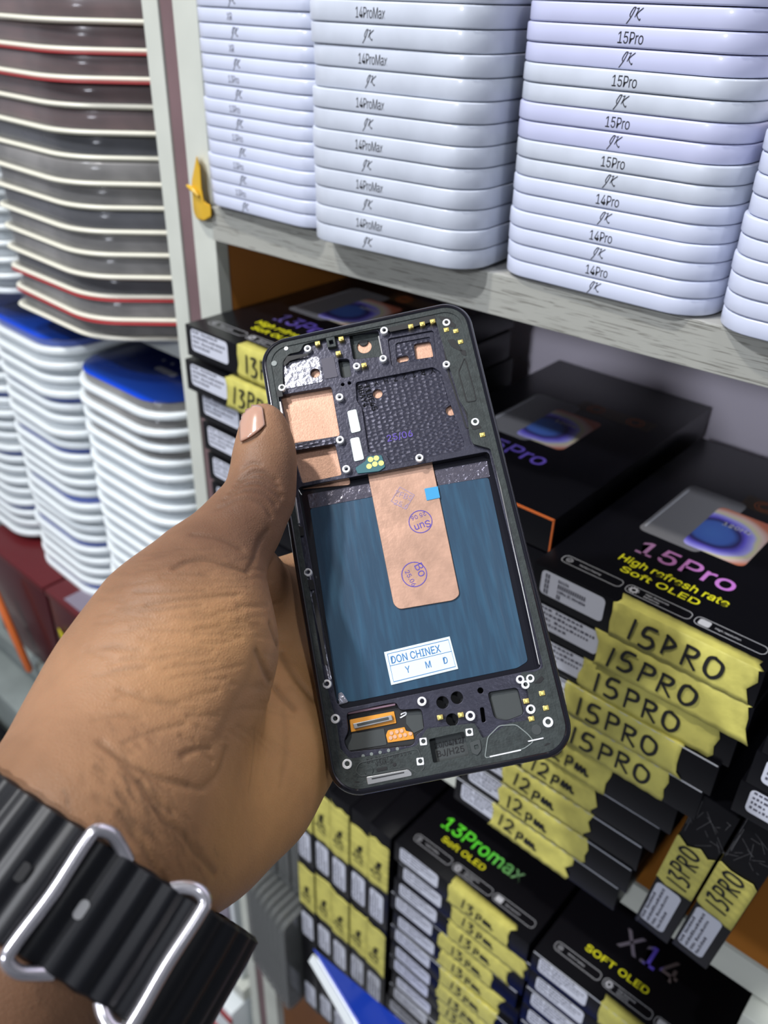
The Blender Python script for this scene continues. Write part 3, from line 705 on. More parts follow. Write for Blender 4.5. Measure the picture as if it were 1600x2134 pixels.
# blue topped white box leaning in front
qa = [Vector(CAM + ray(px, py) * (yy * U / ray(px, py)[1])) for px, py, yy in ((652, 1975, .86), (900, 2390, .74), (1000, 2263, .95))]
qa = [qa[0], qa[1], qa[1] + qa[2] - qa[0], qa[2]]
nrm = (qa[1] - qa[0]).cross(qa[3] - qa[0]).normalized()
if nrm.dot(Vector(CAM) - qa[0]) < 0: nrm = -nrm
def quadbox(name, q, n, t0, t1, m, parent=None, bev=.002):
    bm = bmesh.new(); A = [bm.verts.new(p + n * t0) for p in q]; B = [bm.verts.new(p + n * t1) for p in q]
    bm.faces.new(A); bm.faces.new(list(reversed(B)))
    for i in range(4): bm.faces.new((A[i], B[i], B[(i + 1) % 4], A[(i + 1) % 4]))
    bmesh.ops.recalc_face_normals(bm, faces=bm.faces[:])
    if bev: bmesh.ops.bevel(bm, geom=bm.edges[:], offset=bev, segments=3, affect='EDGES')
    return meshobj(name, bm, m, parent)
o = quadbox('blue_lidded_case', qa, nrm, -.016, -.0015, M['white'], None, .003); tag(o, 'white case with bright blue top leaning below the upright boxes', 'case')
quadbox('blue_top', qa, nrm, -.0015, .0005, M['blue'], o, .0008)

# ------------------------------------------------------------------ the phone frame in the hand
PW, PH, PT = .0765, .1588, .0078
PX = Vector((.673, .7078, .2146)).normalized(); PN = PX.cross(Vector((-.641, .4134, .6468))).normalized(); PY = PN.cross(PX)
PO = Vector((-.1481, .1819, CAMZ - .1529))
PM = Matrix((PX, PY, PN)).transposed().to_4x4(); PM.translation = PO; PMi = PM.inverted()
phone = empty('open_phone'); phone.matrix_world = PM
tag(phone, 'opened dark phone with blue battery bay and copper plates held in the hand', 'phone')
def pm(px, py, z=-.002):
    d = Vector(ray(px, py)); n = PN; p0 = PM @ Vector((0, 0, z))
    t = (p0 - Vector(CAM)).dot(n) / d.dot(n); q = PMi @ (Vector(CAM) + d * t); return (q.x, q.y)
def poly(pts, z=-.002): return [pm(x, y, z) for x, y in pts]
def circ(c, r, n=20): return [(c[0] + r * math.cos(2 * math.pi * k / n), c[1] + r * math.sin(2 * math.pi * k / n)) for k in range(n)]
def roundpoly(pts, r, n=4):
    out = []; N = len(pts)
    for i in range(N):
        p = Vector(pts[i]); a = Vector(pts[i - 1]); b = Vector(pts[(i + 1) % N])
        da, db = (a - p), (b - p); ra = min(r, da.length * .45, db.length * .45)
        s_ = p + da.normalized() * ra; e = p + db.normalized() * ra
        for k in range(n + 1):
            t = k / n; out.append(tuple((s_ * (1 - t) ** 2 + p * 2 * t * (1 - t) + e * t * t)))
    return out
def plate(name, outlines, z0, z1, m, parent=phone, bevel=.00015):
    c = bpy.data.curves.new(name, 'CURVE'); c.dimensions = '2D'; c.fill_mode = 'BOTH'
    for o_ in outlines:
        s_ = c.splines.new('POLY'); s_.points.add(len(o_) - 1)
        for q, p in zip(s_.points, o_): q.co = (p[0], p[1], 0, 1)
        s_.use_cyclic_u = True
    bevel = min(bevel, (z1 - z0) * .3)
    c.extrude = (z1 - z0) / 2 - bevel; c.bevel_depth = bevel; c.bevel_resolution = 1; c.offset = -bevel
    tmp = bpy.data.objects.new('tmp', c); COL.objects.link(tmp)
    dg = bpy.context.evaluated_depsgraph_get(); me = bpy.data.meshes.new_from_object(tmp.evaluated_get(dg))
    bpy.data.objects.remove(tmp); bpy.data.curves.remove(c)
    me.name = name; me.materials.clear(); me.materials.append(m); me.transform(Matrix.Translation((0, 0, (z0 + z1) / 2)))
    o = bpy.data.objects.new(name, me); COL.objects.link(o); o.parent = parent; return o
OUT = rrect(PW, PH, .0098, 12)
# outer frame: glossy black rail
bm = bmesh.new(); rings = []
for ins, z in ((.0012, -PT), (.0003, -PT + .0008), (0, -PT + .002), (0, -.0016), (.00025, -.0006), (.0008, -.0001), (.0014, 0), (.0018, -.0003), (.0018, -.0010)):
    rings.append([(x, y, z) for x, y in rrect(PW - 2 * ins, PH - 2 * ins, .0098 - ins, 12)])
loft(bm, rings, cap0=True, cap1=False); meshobj('outer_rail', bm, M['gloss'], phone)
well = roundpoly(poly([(620, 1016), (1018, 941), (1128, 1392), (712, 1478), (700, 1462)], -.0022), .0016)
win1 = roundpoly(poly([(584, 824), (690, 806), (708, 908), (606, 925)], -.0022), .0008)
win2 = roundpoly(poly([(609, 938), (698, 926), (712, 990), (630, 1007)], -.0022), .0008)
cam_h = roundpoly(poly([(727, 695), (788, 690), (797, 743), (736, 749)], -.0022), .0006)
sq_h = roundpoly(poly([(862, 715), (896, 709), (903, 741), (866, 746.5)], -.0022), .0008)
ov_h = roundpoly(poly([(826, 743), (850, 738), (852, 749), (828, 754)], -.0022), .0009, 6)
h1 = circ(pm(786, 818), .0017); h2 = circ(pm(939.4, 853.4), .0018); h3 = circ(pm(656.6, 777.5), .0017)
mic_h = roundpoly(poly([(704, 749), (727, 748), (732, 785), (711, 788)], -.0022), .001)
conn_h = roundpoly(poly([(722, 1486), (800, 1468), (826, 1464), (832, 1480), (878, 1477), (884, 1520), (866, 1532), (862, 1553), (726, 1567), (716, 1545), (726, 1524)], -.0022), .0012)
spk_h = roundpoly(poly([(892, 1539), (968, 1522), (979, 1576), (902, 1592)], -.0022), .0008)
padh = roundpoly(poly([(1016, 1443), (1078, 1433), (1092, 1488), (1056, 1502), (1030, 1497)], -.0022), .0012)
bh = [circ(pm(x, y), r) for x, y, r in ((922, 1464, .0019), (952, 1454, .0019), (942, 1500, .0019), (1001, 1439, .0009), (714, 801, .0006), (728, 798, .0006))]
slot = roundpoly(poly([(1000, 1475), (1008, 1474), (1012, 1504), (1004, 1506)], -.0022), .0006)
IN = rrect(PW - .0034, PH - .0034, .0082, 10)
main_a = roundpoly(poly([(741, 797), (903, 765), (918, 775), (934, 830), (968, 925), (962, 938), (814, 968), (803, 944), (768, 944), (754, 850), (743, 835)], -.002), .0009)
panel_a = roundpoly(poly([(808, 706), (903, 688), (909, 755), (816, 764)], -.002), .0010)
plate('milled_floor', [IN, well, win1, win2, cam_h, sq_h, ov_h, h1, h2, h3, mic_h, conn_h, spk_h, padh, slot] + bh, -.0042, -.0030, M['plate'])
plate('middle_plate', [IN, well, win1, win2, cam_h, main_a, panel_a, h3, mic_h, conn_h, spk_h, padh, slot] + bh, -.0030, -.0020, M['plate2'])
flat_a = roundpoly(poly([(824, 716), (897, 702), (903, 748), (827, 758)], -.0028), .0010)
plate('panel_step', [panel_a, flat_a], -.0030, -.0026, M['plate2'])
plate('back_sheet', [rrect(PW - .0036, PH - .0036, .0080, 10)], -.0066, -.0058, M['hole'])
# raised grey-green plastic rim with a stepped inner outline
rim_in = roundpoly(poly([(588, 765), (590, 752), (602, 738), (625, 733), (632, 718), (655, 712), (690, 703), (724, 697), (790, 684), (812, 690), (850, 683), (885, 672), (908, 668), (918, 700), (935, 760), (948, 800), (958, 835),
                         (975, 862), (978, 905), (985, 925), (1022, 935), (1045, 1020), (1100, 1250), (1133, 1392), (1112, 1402), (1085, 1402), (1100, 1440), (1110, 1500), (1060, 1508), (1030, 1528), (1005, 1540), (988, 1508), (890, 1519), (868, 1555), (800, 1572), (728, 1582),
                         (708, 1560), (700, 1500), (690, 1470), (683, 1440), (668, 1400), (640, 1280), (625, 1215), (618, 1160), (606, 1100), (598, 1000), (592, 930), (586, 880), (580, 828), (590, 815)], -.0012), .0008, 3)
plate('plastic_rim', [IN, rim_in, roundpoly(poly([(894, 1541), (967, 1525), (977, 1574), (903, 1590)], -.0012), .0006)], -.0022, -.0007, M['rim'])
rl = rrect(PW - .0036, PH - .0036, .0080, 10)
plate('rim_lip', [rl, rrect(PW - .0072, PH - .0072, .0064, 10)], -.0007, -.0004, M['rim'])
# battery bay
bay = plate('battery_bay', [[(p[0] * 1.02, p[1]) for p in well]], -.0058, -.0052, M['gloss'])
def bayplate(name, pts, z0, z1, m, r=.0005, parent=bay, n=4): return plate(name, [roundpoly(poly(pts, z1), r, n)], z0, z1, m, parent)
wallbm = bmesh.new()
wr_ = [[(x, y, z) for x, y in well] for z in (-.0052, -.0022)]
loft(wallbm, wr_, False, False); meshobj('bay_wall', wallbm, M['gloss'], bay)
bayplate('blue_film', [(646, 1060), (773, 1036), (915, 1011), (1018, 995), (1062, 1200), (1100, 1378), (1078, 1392), (735, 1462), (702, 1462), (700, 1440)], -.0052, -.0050, M['blfilm'], .001)
bayplate('crinkled_film', [(640, 1030), (776, 1006), (776, 1035), (646, 1060)], -.0052, -.00495, M['flim'])
bayplate('crinkled_film', [(905, 980), (1015, 960), (1021, 994), (913, 1012)], -.0052, -.00495, M['flim'])
bayplate('film_corner', [(704, 1445), (712, 1442), (726, 1463), (706, 1470)], -.0050, -.0047, M['foil'])
cp = bayplate('copper_plate', [(764, 978), (898, 952), (958, 1240), (945, 1251), (832, 1270), (820, 1260)], -.0050, -.0044, M['copper2'], .0018)
tabz = -.0041
plate('blue_tab', [roundpoly(poly([(884, 1018), (912, 1013), (917, 1037), (889, 1043)], tabz), .0002)], -.0044, tabz - .0001, M['bluetab'], cp)
# stamps on the copper
def pxdir(a, b, z):
    p, q = Vector(pm(*a, z)), Vector(pm(*b, z)); return math.atan2(q.y - p.y, q.x - p.x)
def stamp_ring(c, rp, z, sides=28, a0=0):
    cc = pm(*c, z); r = (Vector(pm(c[0] + rp, c[1], z)) - Vector(cc)).length
    bm = bmesh.new(); pts = [(cc[0] + r * math.cos(a0 + 2 * math.pi * k / sides), cc[1] + r * math.sin(a0 + 2 * math.pi * k / sides)) for k in range(sides + 1)]
    ribbon(bm, pts, .0003, z); return bm, cc, r
zc = -.00438
bm, cc, r = stamp_ring((876, 1087), 24, zc); o = meshobj('round_stamp', bm, M['stamp'], cp, False)
ang = pxdir((897, 1080), (856, 1096), zc)
text('stamp_lettering', 'Sun', .0040, (cc[0] + .0002, cc[1] - .0004, zc), (0, 0, ang), M['stamp'], o, align='CENTER', bold=.0001)
text('stamp_lettering', '25 06', .0024, (cc[0] + math.sin(ang) * .0024, cc[1] - math.cos(ang) * .0028, zc), (0, 0, ang), M['stamp'], o, align='CENTER')
bm, cc, r = stamp_ring((863, 1197), 26, zc); o = meshobj('round_stamp', bm, M['stamp'], cp, False)
ang = pxdir((862, 1180), (880, 1215), zc)
text('stamp_lettering', 'Bo', .0048, (cc[0] + .001, cc[1] + .0008, zc), (0, 0, ang), M['stamp'], o, align='CENTER')
text('stamp_lettering', '25.06', .0026, (cc[0] - .0022, cc[1] - .0012, zc), (0, 0, ang), M['stamp'], o, align='CENTER')
stm = mat('faded_stamp_ink', (.36, .26, .38), .6)
bm, cc, r = stamp_ring((839, 1038), 25, zc, 4, .05); o = meshobj('diamond_stamp', bm, stm, cp, False)
text('stamp_lettering', 'ZFBS', .0032, (cc[0], cc[1], zc), (0, 0, -.55), stm, o, align='CENTER')
text('stamp_lettering', '25 6', .0030, (cc[0] - .0014, cc[1] - .0028, zc), (0, 0, -.55), stm, o, align='CENTER')
# dealer sticker
zs = -.0047
st = bayplate('paper_sticker', [(800, 1359), (937, 1326), (955, 1394), (815, 1428)], -.0050, zs, M['sticker'], .0001)
bm = bmesh.new()
fr = poly([(807, 1363), (934, 1333), (949, 1389), (820, 1421), (807, 1363)], zs)
ribbon(bm, fr, .00022, zs)
ribbon(bm, poly([(812.5, 1388), (941, 1357)], zs), .00022, zs)
meshobj('ruled_lines', bm, M['stick2'], st, False)
ang = pxdir((812, 1388), (941, 1357), zs)
p = pm(815, 1383.5, zs); text('sticker_lettering', 'DON CHINEX', .0040, (p[0], p[1], zs), (0, 0, ang), M['stick2'], st, sx=.80, bold=.00008)
for ch, c in (('Y', (846, 1403)), ('M', (887, 1393)), ('D', (924, 1384))):
    p = pm(*c, zs); text('sticker_lettering', ch, .0036, (p[0], p[1], zs), (0, 0, ang), M['stick2'], st, sx=.8, bold=.00007)
# copper sheets seen through the windows
plate('copper_sheet', [roundpoly(poly([(575, 800), (700, 780), (730, 1010), (620, 1020)], -.0046), .001)], -.0052, -.0046, M['copper'])
plate('copper_sheet', [roundpoly(poly([(800, 700), (915, 690), (960, 880), (775, 880), (775, 800)], -.0043), .001)], -.0050, -.0043, M['copper'])
plate('copper_sheet', [roundpoly(poly([(640, 764), (672, 760), (676, 792), (644, 796)], -.0036), .001)], -.0052, -.0036, M['copper'])
plate('cross_bar', [roundpoly(poly([(607, 928), (699, 912), (700, 924), (609, 940)], -.0016), .0003)], -.0042, -.0016, M['plate'])
# front camera opening
cb = plate('camera_bracket', [roundpoly(poly([(722, 690), (792, 682), (800, 745), (732, 752)], -.0040), .0005), circ(pm(759, 722, -.004), .0026)], -.0050, -.0040, M['rim'])
plate('copper_sheet', [circ(pm(759, 722, -.0046), .0034)], -.0052, -.0046, M['copper'])
plate('camera_hole', [circ(pm(757, 712, -.0040), .0017)], -.0046, -.0041, M['hole'])
plate('bright_edge', [roundpoly(poly([(787, 700), (790, 699), (798, 738), (795, 738)], -.002), .0002)], -.003, -.002, M['steel'])
# framed panel, raised battery-side details
def frame_line(name, pts, z, wd, m, r=.001, close=True):
    q = roundpoly(poly(pts, z), r); q = q + [q[0]] if close else q
    bm = bmesh.new(); ribbon(bm, q, wd, z, .0002); return meshobj(name, bm, m, phone, False)
frame_line('side_ridge', [(922, 700), (940, 760), (980, 890), (972, 893), (932, 770)], -.0020, .0005, M['hole'])
frame_line('side_ridge', [(646, 1200), (690, 1415), (686, 1416), (640, 1202)], -.0020, .0004, M['foil'])
frame_line('bay_edge_line', [(1030, 960), (1124, 1388)], -.0020, .0003, M['steel'], close=False)
plate('foil_patch', [roundpoly(poly([(586, 758), (664, 742), (673, 795), (595, 811)], -.0018), .001), circ(pm(656.6, 777.5, -.0018), .0018)], -.0020, -.0018, M['foil'])
plate('dark_patch', [roundpoly(poly([(668, 748), (695, 742), (704, 785), (676, 790)], -.0018), .0004)], -.0020, -.0018, mat('dark_tape', (.055, .05, .075), .5))
plate('speckled_foam', [mic_h], -.0046, -.0042, M['greyfoam'])
plate('white_pad', [roundpoly(poly([(723, 857), (742, 852), (752, 898), (732, 903)], -.0017), .0007)], -.0020, -.0017, M['pad'])
plate('white_pad', [roundpoly(poly([(729, 914), (748, 910), (759, 957), (738, 962)], -.0017), .0007)], -.0020, -.0017, M['pad'])
pcb = plate('contact_board', [roundpoly(poly([(740, 975), (762, 960), (765, 951), (795, 948), (803, 973), (790, 982), (745, 987)], -.0016), .0005)], -.0020, -.0016, M['teal'])
for x, y in ((772, 957.5), (784, 954.7), (769, 971.6), (781, 967), (794, 965)):
    plate('gold_pad', [circ(pm(x, y, -.0015), .00098, 14)], -.0016, -.0015, M['goldp'], pcb)
# engraved characters
z = -.00288
ang = pxdir((757, 800), (775, 853), z); eng = mat('engraved_shadow', (.003, .003, .004), .6, spec=.1)
p = pm(757, 803, z); text('engraved_lettering', 'T1BE45', .0034, (*p, z), (0, 0, ang), eng, phone, bold=.00009)
p = pm(743, 805, z); text('engraved_lettering', 'BBAY4', .0032, (*p, z), (0, 0, ang), eng, phone, bold=.00009)
ang = pxdir((800, 790), (900, 768), z)
p = pm(905, 766, z); text('engraved_lettering', 'YR12ZHY115', .0032, (*p, z), (0, 0, ang + math.pi), eng, phone, space=1.9)
p = pm(806, 921, z); text('date_stamp', '25/06', .0040, (*p, z), (0, 0, ang), M['stamp'], phone, bold=.0001)
p = pm(940, 822, z); text('engraved_lettering', 'N', .0036, (*p, z), (0, 0, ang + .5), eng, phone, bold=.0001)
# screw bosses
for (x, y, rp, sq) in ((640.6, 726, 8.5, 0), (800, 688, 9, 0), (798, 746.5, 8.5, 0), (742.8, 762.5, 8.5, 0), (587, 807.5, 8.5, 0), (707, 827, 9, 0), (708, 916, 9, 0), (721, 977, 9, 0),
                       (930, 671.6, 9, 0), (930, 758.7, 8.5, 0), (990, 878.7, 9, 0), (873.7, 953.7, 9, 0), (641, 1192.5, 9, 0), (680.6, 1425.6, 9.5, 0), (698, 1498, 9.5, 0), (879, 1461.6, 9.5, 0),
                       (882, 1545.6, 8.5, 1), (875.6, 1587, 8.5, 1), (723, 1592.5, 10, 0), (980, 1492, 10, 0), (978, 1526, 8.5, 1), (1084, 1416, 8.5, 0), (1105, 1414, 8.5, 0), (1095, 1427, 8.5, 0), (1106, 1478, 9.5, 0), (1142, 1505, 10.5, 0)):
    zt_ = -.0004; c = pm(x, y, zt_); r = rp / FPX * .272
    hole = circ((c[0] + .00005, c[1] + .0001), r * .50, 14)
    ring = circ(c, r, 22) if not sq else roundpoly([(c[0] + a * r, c[1] + b * r) for a, b in ((-.95, -.8), (.8, -.95), (.95, .8), (-.8, .95))], .0004)
    o = plate('screw_boss', [ring, hole], -.0030, zt_, M['boss'])
    plate('screw_hole', [circ(c, r * .55, 12)], -.0032, -.0026, M['hole'], o)
for x, y in ((662, 716.6), (711, 707), (705, 737), (758.7, 761.6), (856, 681), (880, 676), (901.5, 670.6), (930, 688.4), (949.7, 691), (959.6, 713.4), (1005, 907), (917, 1495), (960, 1490), (1096, 1461), (1129, 1445), (1137, 1475.6), (1107, 1498)):
    a_ = pxdir((x, y), (x + 10, y - 2), -.001); c = pm(x, y, -.0010); s_ = .0009
    sq = [(c[0] + (u * math.cos(a_) - v * math.sin(a_)) * s_, c[1] + (u * math.sin(a_) + v * math.cos(a_)) * s_) for u, v in ((-1, -.85), (1, -.85), (1, .85), (-1, .85))]
    o = plate('gold_contact', [sq], -.0022, -.0004, M['gold']); sq2 = [((a - c[0]) * .45 + c[0], (b - c[1]) * .6 + c[1]) for a, b in sq]
    plate('contact_tip', [sq2], -.0004, -.0001, M['goldp'], o)
# square sensor near the top
plate('sensor_seat', [roundpoly(poly([(679, 706), (697, 702), (701, 723), (683, 726)], -.0009), .0003), roundpoly(poly([(685, 710), (693, 708), (695, 716), (687, 718)], -.0003), .0002)], -.0022, -.0003, M['rim'])
plate('round_stud', [circ(pm(596, 726, -.0004), .0008)], -.0022, -.0004, M['boss']); plate('round_stud', [circ(pm(571, 757, -.0004), .0011)], -.0022, -.0004, M['greyb'])
plate('side_rocker', [roundpoly(poly([(578, 838), (585, 836), (590, 862), (582, 864)], -.001), .0003)], -.003, -.0009, M['steel'])
plate('side_rocker', [roundpoly(poly([(610, 1035), (616, 1034), (624, 1090), (617, 1092)], -.001), .0003)], -.003, -.0012, M['steel'])
for pts in (((951, 790), (968, 820), (960, 800)),):
    pass
frame_line('slot_edge', [(617, 1096), (624, 1094), (628, 1112), (622, 1115)], -.0012, .0003, M['steel'], .0004)
frame_line('rubber_strip', [(968, 745), (985, 805), (992, 835), (972, 838), (955, 775)], -.0007, .0003, M['hole'], .0008)
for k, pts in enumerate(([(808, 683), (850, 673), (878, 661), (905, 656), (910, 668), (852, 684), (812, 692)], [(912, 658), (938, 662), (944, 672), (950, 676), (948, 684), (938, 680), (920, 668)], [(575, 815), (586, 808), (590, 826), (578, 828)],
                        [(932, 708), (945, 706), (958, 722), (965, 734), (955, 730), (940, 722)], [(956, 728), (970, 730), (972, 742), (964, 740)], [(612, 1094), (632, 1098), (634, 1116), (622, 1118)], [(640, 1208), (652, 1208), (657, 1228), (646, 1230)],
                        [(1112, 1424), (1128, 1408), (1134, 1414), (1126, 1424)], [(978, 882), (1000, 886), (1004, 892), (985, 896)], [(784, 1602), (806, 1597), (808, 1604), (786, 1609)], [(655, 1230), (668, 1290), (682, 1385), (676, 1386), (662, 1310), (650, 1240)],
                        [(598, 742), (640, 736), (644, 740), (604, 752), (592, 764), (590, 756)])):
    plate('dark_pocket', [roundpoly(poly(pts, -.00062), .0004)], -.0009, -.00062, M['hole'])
# lower bay: connector, contacts, speaker mesh
pocket = plate('connector_pocket', [conn_h], -.0048, -.0042, M['hole'])
def pk(name, pts, z0, z1, m, r=.0003, parent=pocket): return plate(name, [roundpoly(poly(pts, z1), r)], z0, z1, m, parent)
pk('mauve_cover', [(724, 1484), (824, 1465), (824, 1470), (724, 1489)], -.0042, -.0026, M['mauve'])
pk('grey_patch', [(730, 1530), (800, 1518), (806, 1552), (726, 1565), (718, 1545)], -.0042, -.0040, M['greyfoam'])
pk('grey_patch', [(846, 1484), (878, 1480), (883, 1518), (862, 1528), (846, 1508)], -.0042, -.0040, M['greyfoam'])
fx = pk('orange_flex', [(727.5, 1500), (821, 1482), (826, 1507), (731, 1526)], -.0042, -.0038, M['flex'])
cn = pk('connector', [(735, 1508), (815.6, 1490), (818.5, 1501), (738, 1519)], -.0038, -.0026, M['steel'], .0002, fx)
pk('connector_slot', [(743, 1508.5), (809, 1494), (810.5, 1499.5), (745, 1514)], -.0026, -.0025, M['greyfoam'], .0001, cn)
f2 = pk('orange_flex', [(804, 1532), (808, 1522), (843, 1515), (846, 1523), (860, 1526), (863, 1540), (808, 1548)], -.0042, -.0038, M['flex'])
pmt = mat('pink_copper_pad', (.75, .45, .30), .4, metal=.3)
for x, y in ((815.6, 1528), (827, 1525), (837, 1523), (814, 1538), (823, 1535.5), (834, 1533.5), (844, 1531.6), (855, 1529)):
    plate('round_pad', [circ(pm(x, y, -.0036), .00062, 12)], -.0038, -.0036, pmt, f2)
frame_line('white_mark', [(836, 1488), (846, 1484), (846, 1489), (834, 1496)], -.0041, .0004, M['boss'], .0003, False)
for x, y in ((756.6, 1575.6), (774, 1571.5), (792, 1568), (809.6, 1564), (828, 1560.6)):
    plate('grey_dot', [circ(pm(x, y, -.0019), .00055, 12)], -.0020, -.00185, M['greyb'])
plate('speaker_pad', [[(p[0], p[1]) for p in spk_h]], -.0046, -.0040, M['greyfoam'])
ang = pxdir((902, 1560), (968, 1546), -.0039)
p = pm(906, 1560, -.0039); text('etched_lettering', '20/04/12/', .0026, (*p, -.0039), (0, 0, ang), M['hole'], phone, sx=.9, bold=.00006)
p = pm(910, 1578, -.0039); text('etched_lettering', 'BJ/H25', .0031, (*p, -.0039), (0, 0, ang), M['hole'], phone, bold=.00006)
plate('foam_square', [padh], -.0042, -.0034, M['greyfoam'])
plate('speaker_mesh', [roundpoly(poly([(763, 1619), (850, 1603), (858, 1611), (858, 1617), (766, 1636)], -.0002), .0004)], -.0012, -.0002, M['steel'])
frame_line('mesh_slit', [(774, 1623), (842, 1609.5)], -.0002, .0003, M['hole'], .0001, False)
p = pm(764, 1591, -.00066); text('moulded_lettering', 'D1 7PBT-GF15%', .0021, (*p, -.00066), (0, 0, ang), M['hole'], phone)
p = pm(782, 1597, -.00066); text('moulded_lettering', 'V3M-2', .0020, (*p, -.00066), (0, 0, ang), M['hole'], phone)
for x, y, r in ((742.5, 1636.6, .00125), (1142, 1557, .00125), (822, 1593.5, .0006)):
    plate('round_hole', [circ(pm(x, y, -.0006), r, 16)], -.0010, -.00062, M['hole'])
plate('round_boss', [circ(pm(1118, 1521, -.0006), .0016, 18)], -.0014, -.0006, M['greyfoam'])
plate('round_boss', [circ(pm(768, 1606, -.0005), .0015, 18)], -.0014, -.0005, M['rim'])
frame_line('seal_line', [(740, 1607), (748, 1590), (870, 1560), (885, 1600), (870, 1612), (862, 1606), (850, 1600), (762, 1616), (752, 1618)], -.0007, .0003, M['greyfoam'])
frame_line('seal_line', [(1010, 1580), (1016, 1536), (1040, 1512), (1075, 1510), (1100, 1530), (1112, 1545), (1092, 1560)], -.0007, .0003, M['greyb'])
frame_line('metal_sliver', [(1020, 1577), (1085, 1563)], -.0006, .0004, M['boss'], .0001, False)
frame_line('metal_sliver', [(1100, 1545), (1132, 1538)], -.0006, .0004, M['boss'], .0001, False)
plate('microphone', [roundpoly(poly([(978, 1548), (1000, 1540), (1004, 1562), (995, 1575), (983, 1570)], -.0004), .0006), roundpoly(poly([(988, 1554), (996, 1552), (998, 1560), (990, 1562)], -.0004), .0002)], -.0014, -.0004, M['greyfoam'])

# ------------------------------------------------------------------ the hand
def hand():
    prims = []
    def chain(pts, k=.010, g=0):
        for a, b in zip(pts, pts[1:]):
            prims.append((P(*a[:3]), P(*b[:3]), a[3] * a[2] / FPX, b[3] * b[2] / FPX, k, g))
    # thumb (tip to base) -> thenar -> wrist
    chain([(549, 887, .2800, 47), (552, 935, .2790, 54), (549, 985, .2770, 59), (541, 1040, .2740, 64), (500, 1100, .2680, 78), (440, 1180, .2610, 100), (385, 1290, .2530, 150)], .006)
    chain([(385, 1290, .2510, 150), (345, 1400, .2470, 190), (290, 1520, .2400, 205), (235, 1650, .2250, 215), (165, 1780, .2080, 232), (60, 1935, .2000, 240), (-160, 2250, .1850, 262), (-420, 2620, .170, 290)], .012)
    # bulge of the thumb muscle towards the crease
    chain([(445, 1270, .2500, 95), (455, 1350, .2500, 95), (420, 1450, .2500, 110)], .010)
    # palm behind it: centre, heel, little finger side
    chain([(575, 1320, .3040, 95), (595, 1440, .2950, 110), (580, 1560, .2790, 105), (500, 1660, .2640, 115), (400, 1740, .2480, 118), (280, 1800, .2270, 140), (165, 1860, .2100, 170)], .014, 1)
    chain([(480, 1500, .2790, 120), (560, 1440, .2960, 110)], .014, 1)
    chain([(575, 1590, .2770, 88), (540, 1660, .2660, 84), (450, 1745, .2500, 92)], .010, 1)
    chain([(500, 1200, .2820, 86), (570, 1275, .3070, 82)], .012, 1)
    chain([(505, 1655, .2650, 112), (400, 1738, .2485, 117), (280, 1800, .2270, 139)], .020, 0)
    # fingers running behind the phone
    chain([(590, 1235, .3110, 74), (690, 1190, .3230, 62), (820, 1130, .3240, 55), (930, 1110, .3160, 48)], .006, 1)
    chain([(620, 1330, .3070, 72), (740, 1300, .3170, 62), (880, 1280, .3200, 56), (1000, 1270, .3120, 49)], .004, 1)
    chain([(635, 1440, .3010, 68), (760, 1420, .3080, 60), (900, 1410, .3090, 54), (1010, 1400, .3010, 47)], .004, 1)
    chain([(625, 1530, .2920, 58), (740, 1530, .2960, 52), (850, 1530, .2950, 46), (930, 1520, .2890, 40)], .004, 1)
    pts = np.array([p for pr in prims for p in pr[:2]]); rad = np.array([r for pr in prims for r in (pr[2], pr[3])])
    lo = (pts - rad[:, None]).min(0) - .006; hi = (pts + rad[:, None]).max(0) + .006
    cut = P(-260, 2420, .18); lo = np.maximum(lo, np.array([cut[0] - .16, -.12, cut[2] - .12]))
    h = .0014; n = np.ceil((hi - lo) / h).astype(int)
    FF = [np.full(n, .03, dtype=np.float32), np.full(n, .03, dtype=np.float32)]
    for a, b, ra, rb, k, g_ in prims:
        F = FF[g_]
        l2 = np.minimum(a - ra, b - rb) - .02; h2 = np.maximum(a + ra, b + rb) + .02
        i0 = np.clip(((l2 - lo) / h).astype(int), 0, n); i1 = np.clip(((h2 - lo) / h).astype(int) + 1, 0, n)
        if (i1 <= i0).any(): continue
        gx, gy, gz = [lo[q] + h * np.arange(i0[q], i1[q], dtype=np.float32) for q in range(3)]
        X = gx[:, None, None] - a[0]; Y = gy[None, :, None] - a[1]; Z = gz[None, None, :] - a[2]
        d = b - a; L = d @ d
        t = np.clip((X * d[0] + Y * d[1] + Z * d[2]) / L, 0, 1)
        q = np.sqrt((X - t * d[0]) ** 2 + (Y - t * d[1]) ** 2 + (Z - t * d[2]) ** 2) - (ra + (rb - ra) * t)
        sl = tuple(slice(i0[q_], i1[q_]) for q_ in range(3)); f = F[sl]
        hh = np.clip(.5 + .5 * (f - q) / k, 0, 1); F[sl] = f * (1 - hh) + q * hh - k * hh * (1 - hh)
    k = .0045; hh = np.clip(.5 + .5 * (FF[0] - FF[1]) / k, 0, 1); F = FF[0] * (1 - hh) + FF[1] * hh - k * hh * (1 - hh)
    # flesh gives way to the phone
    gx, gy, gz = [lo[q] + h * np.arange(n[q], dtype=np.float32) for q in range(3)]
    X = gx[:, None, None] - PO.x; Y = gy[None, :, None] - PO.y; Z = gz[None, None, :] - PO.z
    lx = np.abs(X * PX.x + Y * PX.y + Z * PX.z) - PW / 2 + .0008; ly = np.abs(X * PY.x + Y * PY.y + Z * PY.z) - PH / 2 + .0008
    lz = np.abs(X * PN.x + Y * PN.y + Z * PN.z + PT / 2) - PT / 2
    bx = np.maximum(np.maximum(lx, ly), lz); F = np.maximum(F, -bx - .0003)
    # surface nets
    S_ = F < 0
    c = np.zeros(tuple(n - 1), dtype=np.int8)
